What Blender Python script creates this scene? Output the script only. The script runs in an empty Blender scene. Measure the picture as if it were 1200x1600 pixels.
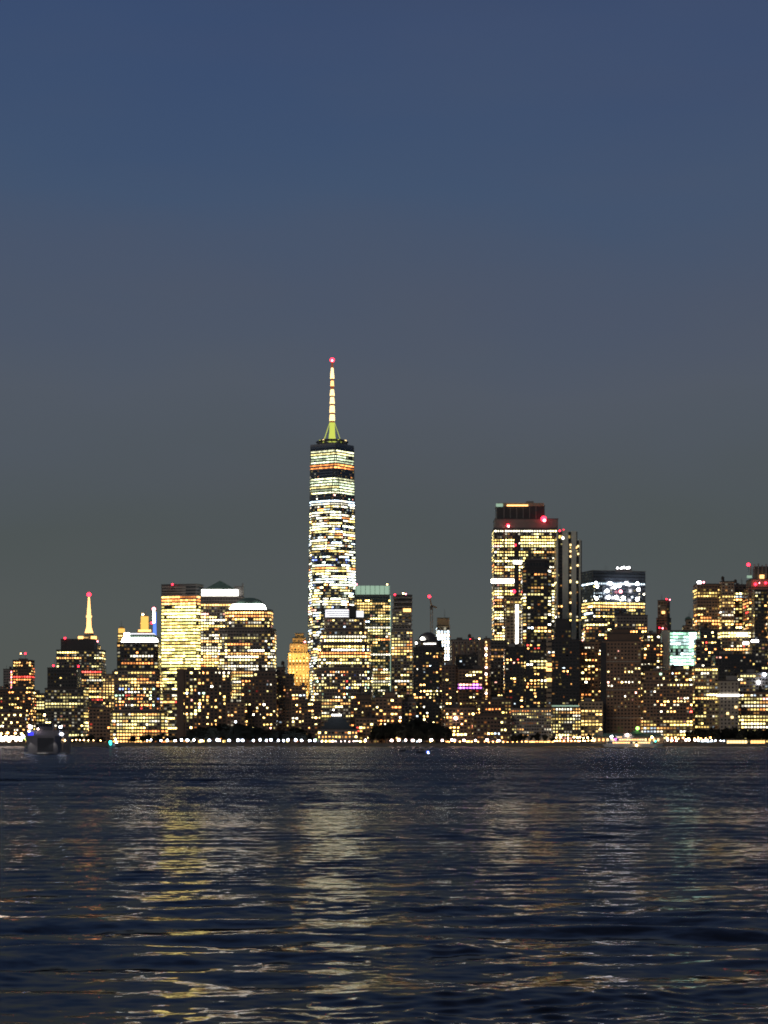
import bpy, bmesh, math, random
import numpy as np
from mathutils import Vector
R = math.radians
rnd = random.Random(7)
sc = bpy.context.scene
col = sc.collection

# ------------------------------------------------------------------ camera
F, H, Y0 = 3700.0, 5.0, 1159.0          # focal length in photo pixels, eye height, horizon row
cam = bpy.data.cameras.new('camera')
cam.sensor_fit = 'VERTICAL'; cam.sensor_height = 24.0
cam.lens = F / 1600 * 24.0
cam.shift_y = (Y0 - 800) / 1600
cam.clip_start = 0.5; cam.clip_end = 60000
cam.dof.use_dof = True; cam.dof.focus_distance = 75; cam.dof.aperture_fstop = 2.0; cam.dof.aperture_blades = 7
camo = bpy.data.objects.new('camera', cam); col.objects.link(camo)
camo.location = (0, 0, H); camo.rotation_euler = (R(90), 0, 0)
sc.camera = camo

# ------------------------------------------------------------------ sky and exposure
w = bpy.data.worlds.new('World'); sc.world = w; w.use_nodes = True
nt = w.node_tree; nt.nodes.clear()
def lin(r, g, b):
    return tuple(((c/255)/12.92 if c/255 <= .04045 else ((c/255+.055)/1.055)**2.4) for c in (r, g, b)) + (1,)
out = nt.nodes.new('ShaderNodeOutputWorld'); bg = nt.nodes.new('ShaderNodeBackground')
tc = nt.nodes.new('ShaderNodeTexCoord'); sep = nt.nodes.new('ShaderNodeSeparateXYZ')
nt.links.new(tc.outputs['Generated'], sep.inputs[0])
asin = nt.nodes.new('ShaderNodeMath'); asin.operation = 'ARCSINE'; nt.links.new(sep.outputs['Z'], asin.inputs[0])
nz = nt.nodes.new('ShaderNodeTexNoise'); nz.inputs['Scale'].default_value = 5; nz.inputs['Detail'].default_value = 3
mp = nt.nodes.new('ShaderNodeMapping'); mp.inputs['Scale'].default_value = (1, 1, 2.6)
nt.links.new(tc.outputs['Generated'], mp.inputs[0]); nt.links.new(mp.outputs[0], nz.inputs['Vector'])
ma = nt.nodes.new('ShaderNodeMath'); ma.operation = 'MULTIPLY_ADD'
nt.links.new(nz.outputs['Fac'], ma.inputs[0]); ma.inputs[1].default_value = .07; nt.links.new(asin.outputs[0], ma.inputs[2])
mul = nt.nodes.new('ShaderNodeMath'); mul.operation = 'MULTIPLY_ADD'
nt.links.new(ma.outputs[0], mul.inputs[0]); mul.inputs[1].default_value = 1/(math.pi/2); mul.inputs[2].default_value = -.035/(math.pi/2)
ramp = nt.nodes.new('ShaderNodeValToRGB'); nt.links.new(mul.outputs[0], ramp.inputs[0])
cr = ramp.color_ramp
stops = [(0, (84, 88, 84)), (3/90, (82, 88, 86)), (5/90, (78, 85, 86)), (8.5/90, (81, 89, 101)), (10.5/90, (74, 86, 106)),
         (13/90, (65, 84, 112)), (17/90, (58, 77, 111)), (26/90, (44, 57, 86)), (42/90, (31, 40, 61)), (1.0, (20, 26, 38))]
cr.elements[0].position = 0; cr.elements[0].color = lin(*stops[0][1])
cr.elements[1].position = 1; cr.elements[1].color = lin(*stops[-1][1])
for p, c in stops[1:-1]:
    e = cr.elements.new(p); e.color = lin(*c)
n2 = nt.nodes.new('ShaderNodeTexNoise'); n2.inputs['Scale'].default_value = 3.2; n2.inputs['Detail'].default_value = 4
mp2 = nt.nodes.new('ShaderNodeMapping'); mp2.inputs['Scale'].default_value = (1, 1, 4.5); mp2.inputs['Location'].default_value = (.7, .2, .4)
nt.links.new(tc.outputs['Generated'], mp2.inputs[0]); nt.links.new(mp2.outputs[0], n2.inputs['Vector'])
r2 = nt.nodes.new('ShaderNodeMapRange'); nt.links.new(n2.outputs['Fac'], r2.inputs[0])
for q_, v_ in zip((1, 2, 3, 4), (.42, .72, 0, .22)): r2.inputs[q_].default_value = v_
mxc = nt.nodes.new('ShaderNodeMix'); mxc.data_type = 'RGBA'; nt.links.new(r2.outputs[0], mxc.inputs[0]); nt.links.new(ramp.outputs[0], mxc.inputs[6]); mxc.inputs[7].default_value = lin(86, 86, 98)
nt.links.new(mxc.outputs[2], bg.inputs[0]); bg.inputs[1].default_value = 1.0
nt.links.new(bg.outputs[0], out.inputs[0])
fill_lamp = bpy.data.lights.new('facade_fill', 'SUN'); fill_lamp.energy = .5; fill_lamp.angle = R(25); fill_lamp.color = (1, .86, .70)  # added fill from behind left that lifts the dark facades; no sun is up
fill_obj = bpy.data.objects.new('facade_fill', fill_lamp); col.objects.link(fill_obj); fill_obj.rotation_euler = (R(68), 0, R(-32))
sc.view_settings.view_transform = 'Standard'; sc.view_settings.look = 'None'
sc.view_settings.exposure = 0; sc.view_settings.gamma = 1
sc.cycles.use_denoising = True; sc.cycles.denoising_input_passes = 'RGB_ALBEDO'
sc.cycles.max_bounces = 5; sc.cycles.diffuse_bounces = 2; sc.cycles.glossy_bounces = 3
sc.cycles.sample_clamp_indirect = 2.5; sc.cycles.sample_clamp_direct = 0
sc.cycles.caustics_reflective = True; sc.cycles.blur_glossy = 0.0
sc.cycles.pixel_filter_type = 'BLACKMAN_HARRIS'; sc.cycles.filter_width = 1.7

# ------------------------------------------------------------------ materials
MATS = {}
def pmat(name, c, rough=.8, metal=0, var=.25, scale=.08, spec=.4):
    m = bpy.data.materials.new(name); m.use_nodes = True
    n = m.node_tree; b = n.nodes['Principled BSDF']
    b.inputs['Roughness'].default_value = rough; b.inputs['Metallic'].default_value = metal
    b.inputs['Specular IOR Level'].default_value = spec
    t = n.nodes.new('ShaderNodeTexCoord'); z = n.nodes.new('ShaderNodeTexNoise')
    z.inputs['Scale'].default_value = scale; z.inputs['Detail'].default_value = 5
    n.links.new(t.outputs['Object'], z.inputs['Vector'])
    mx = n.nodes.new('ShaderNodeMix'); mx.data_type = 'RGBA'
    n.links.new(z.outputs['Fac'], mx.inputs[0])
    mx.inputs[6].default_value = tuple(x*(1-var) for x in c) + (1,)
    mx.inputs[7].default_value = tuple(min(1, x*(1+var)) for x in c) + (1,)
    n.links.new(mx.outputs[2], b.inputs['Base Color'])
    MATS[name] = m; return m
pmat('brick', (.22, .14, .095)); pmat('dark_brick', (.12, .082, .062)); pmat('stone', (.32, .28, .23))
pmat('tan', (.30, .235, .165)); pmat('concrete', (.22, .21, .20)); pmat('granite', (.17, .145, .13), .5)
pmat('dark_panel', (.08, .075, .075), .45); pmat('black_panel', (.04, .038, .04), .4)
pmat('curtain_glass', (.035, .045, .06), .18, spec=.8); pmat('green_glass', (.06, .09, .08), .25, spec=.8)
pmat('gold_stone', (.42, .30, .14)); pmat('copper', (.12, .20, .17)); pmat('roofing', (.05, .05, .052), .9)
pmat('pane', (.015, .018, .024), .12, spec=.8, var=.1); pmat('steel', (.25, .25, .26), .4, .6)
pmat('paving', (.16, .15, .14), .9, scale=.02); pmat('seawall_stone', (.14, .13, .12), .85, scale=.3)
pmat('wtc_glass', (.09, .11, .14), .3, spec=.8)
pmat('pale_concrete', (.55, .56, .48), .8)
pmat('bark', (.06, .045, .035), .9, scale=2); pmat('leaf', (.011, .014, .009), .8, scale=.5)
pmat('hull_dark', (.035, .04, .055), .4, scale=.5); pmat('hull_grey', (.17, .17, .20), .45, scale=.4)
pmat('boat_white', (.7, .7, .68), .35, scale=.5); pmat('boat_orange', (.5, .16, .04), .5, scale=.5)
pmat('lamp_iron', (.03, .03, .032), .5)
pmat('canvas', (.75, .62, .42), .8)
def emat(name, c, s, sample=True):
    m = bpy.data.materials.new(name); m.use_nodes = True
    n = m.node_tree; n.nodes.remove(n.nodes['Principled BSDF'])
    e = n.nodes.new('ShaderNodeEmission'); e.inputs[0].default_value = tuple(c) + (1,); e.inputs[1].default_value = s
    n.links.new(e.outputs[0], n.nodes['Material Output'].inputs[0])
    m.cycles.emission_sampling = 'AUTO' if sample else 'NONE'
    MATS[name] = m; return m
emat('lamp_white', (.76, .84, 1), 24); emat('lamp_pink', (1, .74, .66), 26); emat('lamp_warm', (1, .62, .26), 24)
emat('lamp_amber', (1, .42, .12), 20); emat('flood_white', (1, .84, .66), 26)
emat('beacon_red', (1, .02, .045), 8); emat('beacon_pink', (1, .25, .30), 9)
emat('crown_white', (1, .97, .86), 9); emat('crown_green', (.42, .62, .46), .75); emat('crown_grey', (.8, .8, .85), 1.6)
emat('mast_gold', (1, .50, .16), 3.0); emat('mast_white', (1, .72, .32), 2.4); emat('spire_red_glow', (.55, .14, .05), .5); emat('mast_green', (.55, .62, .10), 1.2)
emat('mast_blue', (.10, .22, .85), 1.6); emat('sign_blue', (.05, .05, 1), 1.6); emat('lamp_teal', (.03, .75, .65), 8)
emat('lamp_blue', (.12, .25, 1), 14); emat('lamp_green', (.4, .9, .15), 5); emat('sign_purple', (.75, .10, .95), 3)
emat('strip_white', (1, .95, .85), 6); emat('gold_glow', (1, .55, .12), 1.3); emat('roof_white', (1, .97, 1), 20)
m = bpy.data.materials.new('lit_window'); m.use_nodes = True
n = m.node_tree; n.nodes.remove(n.nodes['Principled BSDF'])
e = n.nodes.new('ShaderNodeEmission'); a = n.nodes.new('ShaderNodeAttribute'); a.attribute_name = 'glow'
n.links.new(a.outputs['Color'], e.inputs[0]); n.links.new(e.outputs[0], n.nodes['Material Output'].inputs[0])
m.cycles.emission_sampling = 'NONE'; MATS['lit_window'] = m

# ------------------------------------------------------------------ helpers
def PX(px, D): return (px - 600) * D / F
def PZ(py, D): return H + (Y0 - py) * D / F
GZ = 2.5
def tag(o, label=None, cat=None, group=None, kind=None):
    if label: o['label'] = label
    if cat: o['category'] = cat
    if group: o['group'] = group
    if kind: o['kind'] = kind
    return o
class MB:
    def __init__(s): s.v = []; s.f = []; s.g = []
    def quad(s, a, b, c, d, glow=None):
        i = len(s.v); s.v += [a, b, c, d]; s.f.append((i, i+1, i+2, i+3)); s.g.append(glow)
    def prism(s, poly, z0, z1, top=None):
        top = top or poly; i = len(s.v); k = len(poly)
        s.v += [(x, y, z0) for x, y in poly] + [(x, y, z1) for x, y in top]
        for j in range(k): s.f.append((i+j, i+(j+1) % k, i+k+(j+1) % k, i+k+j))
        s.f.append(tuple(range(i+k, i+2*k))); s.f.append(tuple(range(i+k-1, i-1, -1)))
        s.g += [None]*(k+2)
    def box(s, x0, x1, y0, y1, z0, z1): s.prism([(x0, y0), (x1, y0), (x1, y1), (x0, y1)], z0, z1)
    def cone(s, cx, cy, r0, r1, z0, z1, k=12):
        a = [(cx+r0*math.cos(2*math.pi*j/k), cy+r0*math.sin(2*math.pi*j/k)) for j in range(k)]
        b = [(cx+r1*math.cos(2*math.pi*j/k), cy+r1*math.sin(2*math.pi*j/k)) for j in range(k)]
        s.prism(a, z0, z1, b)
    def tube(s, p, q, r0, r1=None, k=6):
        r1 = r0 if r1 is None else r1
        p = Vector(p); q = Vector(q); d = (q-p).normalized()
        u = d.orthogonal().normalized(); w_ = d.cross(u); i = len(s.v)
        for c, r in ((p, r0), (q, r1)):
            for j in range(k):
                t = 2*math.pi*j/k; s.v.append(tuple(c+u*(r*math.cos(t))+w_*(r*math.sin(t))))
        for j in range(k): s.f.append((i+j, i+(j+1) % k, i+k+(j+1) % k, i+k+j))
        s.f.append(tuple(range(i+k, i+2*k))); s.f.append(tuple(range(i+k-1, i-1, -1))); s.g += [None]*(k+2)
    def ball(s, c, r, k=8, m_=5, sz=1.0):
        i = len(s.v); s.v.append((c[0], c[1], c[2]-r*sz))
        for a_ in range(1, m_):
            ph = -math.pi/2+math.pi*a_/m_
            for j in range(k):
                t = 2*math.pi*j/k; s.v.append((c[0]+r*math.cos(ph)*math.cos(t), c[1]+r*math.cos(ph)*math.sin(t), c[2]+r*sz*math.sin(ph)))
        s.v.append((c[0], c[1], c[2]+r*sz)); e_ = len(s.v)-1; n0 = len(s.f)
        for j in range(k): s.f.append((i, i+1+(j+1) % k, i+1+j))
        for a_ in range(m_-2):
            b0 = i+1+a_*k
            for j in range(k): s.f.append((b0+j, b0+(j+1) % k, b0+k+(j+1) % k, b0+k+j))
        b0 = i+1+(m_-2)*k
        for j in range(k): s.f.append((b0+j, b0+(j+1) % k, e_))
        s.g += [None]*(len(s.f)-n0)
    def mesh(s, name, mat, loc=(0, 0, 0), smooth=False):
        me = bpy.data.meshes.new(name)
        lx, ly, lz = loc
        me.from_pydata([(x-lx, y-ly, z-lz) for x, y, z in s.v], [], s.f)
        me.materials.append(MATS[mat])
        if any(g is not None for g in s.g):
            at = me.attributes.new('glow', 'FLOAT_COLOR', 'FACE')
            at.data.foreach_set('color', [x for g in s.g for x in ((g or (0, 0, 0)) + (1.0,))])
        if smooth: me.polygons.foreach_set('use_smooth', [True]*len(me.polygons))
        me.update(); return me
    def build(s, name, mat, root=None, smooth=False, loc=None, under=None):
        L = tuple(root.location) if root else (loc or (0, 0, 0))
        o = bpy.data.objects.new(name, s.mesh(name, mat, L, smooth)); col.objects.link(o)
        if root: o.parent = under or root
        else: o.location = L
        return o
def empty(name, loc):
    o = bpy.data.objects.new(name, None); o.location = loc; col.objects.link(o); o.empty_display_size = 5; return o
def copy_tree(o, parent=None):
    c = o.copy(); col.objects.link(c); c.parent = parent
    for ch in o.children: copy_tree(ch, c)
    return c

# ------------------------------------------------------------------ lit-window styles
WARM, YEL, PALE, WHITE, COOL, ORG, RED = (1, .50, .15), (1, .70, .20), (1, .84, .33), (1, .92, .68), (.72, .88, 1), (1, .34, .09), (1, .08, .06)
GRN, PUR, BLU, PINK = (.62, 1, .68), (.72, .18, 1), (.25, .35, 1), (1, .45, .34)
GAIN = 2.0
PAL = {
 'office': [(4, YEL), (5, PALE), (3.5, WHITE), (2, WARM), (.8, ORG), (.5, COOL), (.3, PINK)],
 'warm': [(5, WARM), (4, YEL), (2, PALE), (2, ORG), (.5, RED), (1, WHITE)],
 'resid': [(4, WARM), (4, YEL), (4, PALE), (3, WHITE), (1.6, ORG), (.5, COOL), (.35, RED), (.8, PINK), (.15, GRN)],
 'full': [(8, (1, .86, .26)), (3, YEL), (2, PALE)], 'pale': [(8, PALE), (3, YEL), (2, WHITE)], 'gold': [(5, (1, .62, .2)), (3, YEL)],
 'cool': [(4, WHITE), (4, COOL), (1, PALE)], 'greenpale': [(5, (.93, .95, .55)), (3, (.85, 1, .62)), (2, PALE)],
 'wtc': [(4, (.92, 1, .74)), (4, PALE), (3, WHITE), (2.5, YEL), (1.2, ORG), (1.6, COOL), (.5, BLU), (.3, PINK)], 'orange': [(5, WARM), (4, ORG), (1, YEL)],
 'mix': [(4, YEL), (4, PALE), (2, ORG), (1, RED), (2, WHITE), (1, GRN), (.5, BLU)],
 'green': [(3, (.45, .9, .62)), (3, (.7, 1, .95)), (2, (.6, 1, .72))], 'lilac': [(3, (.5, .3, .5)), (1, WARM)], 'purple': [(6, PUR), (2, PINK)], 'red': [(4, RED), (3, ORG), (2, PINK)],
}
ST = {  # probability, run length, row variation, palette, strength, chance that a whole floor is dark
 'full': (.88, 7, .07, 'full', 2.7, 0), 'office': (.48, 3, .26, 'office', 2.0, .14), 'busy': (.62, 4, .24, 'office', 2.6, .08),
 'dim': (.22, 3, .2, 'office', 1.3, .3), 'resid': (.24, 1.25, .08, 'resid', 3.0, 0), 'dense': (.32, 1.3, .1, 'resid', 2.9, 0),
 'sparse': (.11, 1.2, .07, 'resid', 2.4, .1), 'few': (.05, 1.2, .04, 'resid', 2.2, .2), 'dark': (.008, 1, .01, 'resid', 1.2, .5),
 'warmoff': (.5, 4, .25, 'warm', 1.7, .1), 'warm': (.28, 1.3, .1, 'warm', 3.0, 0), 'gold': (.7, 3, .1, 'gold', 1.3, 0),
 'top': (.97, 60, .01, 'greenpale', 1.1, 0), 'topw': (.9, 12, .05, 'orange', 1.5, 0), 'cool': (.85, 8, .1, 'cool', 2.0, 0),
 'wtc': (.64, 3.2, .20, 'wtc', 2.5, .04), 'wtcd': (.42, 2.6, .2, 'wtc', 2.4, .06), 'mix': (.55, 1.6, .15, 'mix', 1.8, .03),
 'green': (.90, 3, .08, 'green', 1.25, 0), 'lobby': (.8, 5, .1, 'warm', 2.4, 0), 'row': (.97, 30, 0, 'orange', 1.9, 0), 'rowp': (.95, 30, 0, 'pale', 2.4, 0),
 'loww': (.45, 2, .2, 'warm', 2.6, .1), 'lines': (.5, 12, .45, 'office', 1.5, .35), 'purple': (.8, 4, 0, 'purple', 3, 0),
 'spots': (.10, 1.6, .05, 'cool', 2, .2), 'lilac': (.85, 20, .1, 'lilac', .35, .3), 'grid': (.75, 3, .1, 'office', 1.1, 0), 'griddim': (.5, 2, .2, 'office', .45, .1),
 'redline': (.8, 6, .1, 'red', 2, 0), 'white': (.92, 8, 0, 'cool', 2.2, 0), 'none': (0, 1, 0, 'office', 1, 1),
}
def pick(pal, r):
    t = r.random()*sum(x for x, _ in pal)
    for x, c in pal:
        t -= x
        if t <= 0: return c
    return pal[-1][1]
def row_cells(n, st, r, rowc):
    p, run, rv, pal, s, dk = ST[st]; pal = PAL[pal]; s *= GAIN
    if r.random() < dk: p = p*.08
    p = min(.985, max(0, p + rv*r.gauss(0, 1)*.9)); outc = []
    stay = 1-1/max(1.01, run); cur = r.random() < p; c = pick(pal, r) if r.random() > .6 else rowc; k = s*math.exp(.4*r.gauss(0, 1))
    for j in range(n):
        if r.random() > stay:
            cur = r.random() < p
            c = pick(pal, r) if r.random() > (.55 if run > 2 else .2) else rowc
            k = s*math.exp(.65*r.gauss(0, 1)-.12)
        q = k*(.45+1.1*r.random()**1.3)
        if not cur and dk < .99 and r.random() < (.5 if run > 2 else .2):                # dimly lit rooms
            q = s*(.22 if run > 2 else .13)*r.random()**1.5; cc = pick(pal, r); outc.append(tuple(x*q for x in cc)); continue
        outc.append(tuple(x*q for x in c) if cur else None)
    return outc

def footprint(x0, x1, D, dep, shape='rect', arg=None):
    if shape == 'corner':                       # two faces shown: share of the width on the left face, turn in degrees
        s, th = arg; th = R(th); a0, a1 = PX(x0, D+dep*.3), PX(x1, D+dep*.3); W = a1-a0
        L1, L2 = s*W/math.cos(th), (1-s)*W/math.sin(th); bx = a0+s*W
        A = (bx-L1*math.cos(th), D+L1*math.sin(th)); C = (bx+L2*math.sin(th), D+L2*math.cos(th))
        return [(bx, D), C, (A[0]+C[0]-bx, A[1]+C[1]-D), A]
    W = (x1-x0)*D/F; dep = min(dep, W*1.1)
    a0 = PX(x0, D+dep if x0 > 600 else D); a1 = PX(x1, D+dep if x1 < 600 else D)
    if shape == 'rect': return [(a0, D), (a1, D), (a1, D+dep), (a0, D+dep)]
    c = arg or min(a1-a0, dep)*.18
    if shape == 'cham': return [(a0+c, D), (a1-c, D), (a1, D+c), (a1, D+dep-c), (a1-c, D+dep), (a0+c, D+dep), (a0, D+dep-c), (a0, D+c)]
    if shape == 'round':
        pts = []
        for cx, cy, s0 in ((a1-c, D+c, -90), (a1-c, D+dep-c, 0), (a0+c, D+dep-c, 90), (a0+c, D+c, 180)):
            for j in range(6): t = R(s0+90*j/5); pts.append((cx+c*math.cos(t), cy+c*math.sin(t)))
        return pts
def grow(poly, d):
    cx = sum(p[0] for p in poly)/len(poly); cy = sum(p[1] for p in poly)/len(poly); o = []
    for x, y in poly:
        l = math.hypot(x-cx, y-cy); o.append((cx+(x-cx)*(l+d)/l, cy+(y-cy)*(l+d)/l))
    return o
SEED = [100]
def windows(root, polyf, z0, z1, D, st, bands, fh, cw, rows, r, wf=.72, hf=.58, off=.15, under=None):
    """panes on the faces of a block; polyf(z) gives its outline at height z"""
    nf = int((z1-z0)/fh)
    if nf < 1: return
    lit = MB(); dark = MB(); fz = (z1-z0)/nf
    for i in range(nf):
        za = z0+(i+(1-hf)/2)*fz; zb = za+fz*hf
        py = Y0-((za+zb)/2-H)*F/D; s = st
        for ya, yb, bs in bands or ():
            if ya <= py < yb: s = bs
        rowc = pick(PAL[ST[s][3]], r); p0 = polyf(za); p1 = polyf(zb); k = len(p0); lr = MB() if rows else lit
        carry = len(p0) > 8; ragged = ST[s][1] < 2.5
        for j in range(k):
            A, B_ = p0[j], p0[(j+1) % k]; A1, B1 = p1[j], p1[(j+1) % k]
            dx, dy = B_[0]-A[0], B_[1]-A[1]; L = math.hypot(dx, dy)
            if L < 1.2: continue
            nx, ny = dy/L, -dx/L
            mx, my = (A[0]+B_[0])/2, (A[1]+B_[1])/2
            if nx*mx+ny*my > 0: continue            # faces away from the harbour
            n = max(1, int((L-(.0 if carry else .8))/cw)); g = (1-wf)/2; mg = 0 if carry else .4
            cells = row_cells(n, s, r, rowc)
            for c in range(n):
                g0, g1 = g, g; zc, zd = za, zb
                if cells[c] and ragged: g0 += (1-2*g)*.45*r.random()*(r.random() < .6); g1 += (1-2*g)*.45*r.random()*(r.random() < .6); zc += (zb-za)*.4*r.random()*(r.random() < .5)
                t0 = (mg+(L-2*mg)*(c+g0)/n)/L; t1 = (mg+(L-2*mg)*(c+1-g1)/n)/L; ox, oy = nx*off, ny*off
                q = [(A[0]+dx*t0+ox, A[1]+dy*t0+oy, zc), (A[0]+dx*t1+ox, A[1]+dy*t1+oy, zc),
                     (A1[0]+(B1[0]-A1[0])*t1+ox, A1[1]+(B1[1]-A1[1])*t1+oy, zb), (A1[0]+(B1[0]-A1[0])*t0+ox, A1[1]+(B1[1]-A1[1])*t0+oy, zb)]
                if cells[c]: lr.quad(*q, glow=cells[c])
                else: dark.quad(*q)
        if rows and lr.f: tag(lr.build('window_row', 'lit_window', root, under=under), kind='stuff')
    if not rows and lit.f: tag(lit.build('lit_windows', 'lit_window', root, under=under), kind='stuff')
    if dark.f: tag(dark.build('dark_windows', 'pane', root, under=under), kind='stuff')

def beacon(root, px, py, D, mat='beacon_red', r=1.3, dy=3.0, pole=True):
    x, z = PX(px, D), PZ(py, D); po = None
    if pole: b = MB(); b.tube((x, D+dy, z-9), (x, D+dy, z-.6*r), .25); po = b.build('beacon_pole', 'lamp_iron', root)
    b = MB(); b.ball((x, D+dy, z), r*D/3000); b.build('beacon', mat, root, under=po)
def B(name, label, cat, D, tiers, dep=40, mat='brick', st='resid', fh=3.8, cw=3.4, rows=False, shape='rect', arg=None,
      plant=True, wf=.66, hf=.46, bands=None, group=None):
    SEED[0] += 1; r = random.Random(SEED[0])
    x0, x1 = tiers[0][0], tiers[0][1]
    root = empty(name, (PX((x0+x1)/2, D), D+dep/2, GZ)); tag(root, label, cat, group)
    zb = GZ
    for k, t in enumerate(tiers):
        o = t[3] if len(t) > 3 else {}
        sh, ar = o.get('shape', shape), o.get('arg', arg if 'shape' not in o else None)
        d0 = D+o.get('back', k*1.5); poly = footprint(t[0], t[1], d0, o.get('dep', dep-3*k), sh, ar)
        zt = PZ(t[2], D); mm = o.get('mat', mat)
        b = MB(); b.prism(poly, zb-(.4 if k else 0), zt); wall = b.build('wall', mm, root)
        s = o.get('st', st)
        if s != 'none':
            windows(root, lambda z, poly=poly: poly, zb+1.0, zt-o.get('cap', 1.2), D, s, o.get('bands', bands), o.get('fh', fh), o.get('cw', cw),
                    o.get('rows', rows), r, o.get('wf', wf), o.get('hf', hf), under=wall)
        b = MB(); b.prism(grow(poly, .5), zt, zt+.9); roof = b.build('roof', 'roofing', root)
        zb = zt+.9
    if plant:
        t = tiers[-1]; wpx = t[1]-t[0]
        for k in range(r.choice((1, 2, 2, 3))):
            a = t[0]+wpx*(.12+.6*r.random()); c = a+wpx*(.1+.18*r.random()); b = MB(); d0 = D+6+8*r.random()
            b.box(PX(a, D), PX(c, D), d0, d0+7, zb-.3, zb+2+2.5*r.random()); b.build('roof_plant', r.choice(('granite', 'dark_panel', 'concrete')), root, under=roof)
    t = tiers[-1]; ra = random.Random(SEED[0]+900)                      # small roof clutter: whip masts and tanks
    for k in range(ra.choice((0, 1, 1, 2))):
        x = PX(t[0]+(t[1]-t[0])*ra.uniform(.15, .85), D); y = D+ra.uniform(8, 12); b = MB()
        b.tube((x, y, zb-.5), (x, y, zb+ra.uniform(5, 13)), .3, .15, 5); b.build('whip_mast', 'dark_panel', root, under=roof)
    if plant and ra.random() < .5:
        x = PX(t[0]+(t[1]-t[0])*ra.uniform(.2, .8), D); y = D+ra.uniform(7, 12); b = MB()
        b.cone(x, y, 1.9, 1.9, zb+2.2, zb+5.6, 10); b.cone(x, y, 2.0, .2, zb+5.6, zb+6.9, 10)
        for sx in (-1.2, 1.2):
            for sy in (-1.2, 1.2): b.tube((x+sx, y+sy, zb-.4), (x+sx, y+sy, zb+2.3), .14, k=4)
        b.build('water_tank', 'bark', root, under=roof)
    return root
def blk(root, name, mat, D, x0, x1, y0, y1, d0=0, dep=6, top=None, shape='rect', arg=None):
    """a block given by photo columns and rows at distance D"""
    b = MB(); p = footprint(x0, x1, D+d0, dep, shape, arg)
    tp = footprint(top[0], top[1], D+d0+top[2], max(.5, dep-2*top[2]), shape, arg) if top else None
    b.prism(p, PZ(y1, D), PZ(y0, D), tp); return b.build(name, mat, root)

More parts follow.
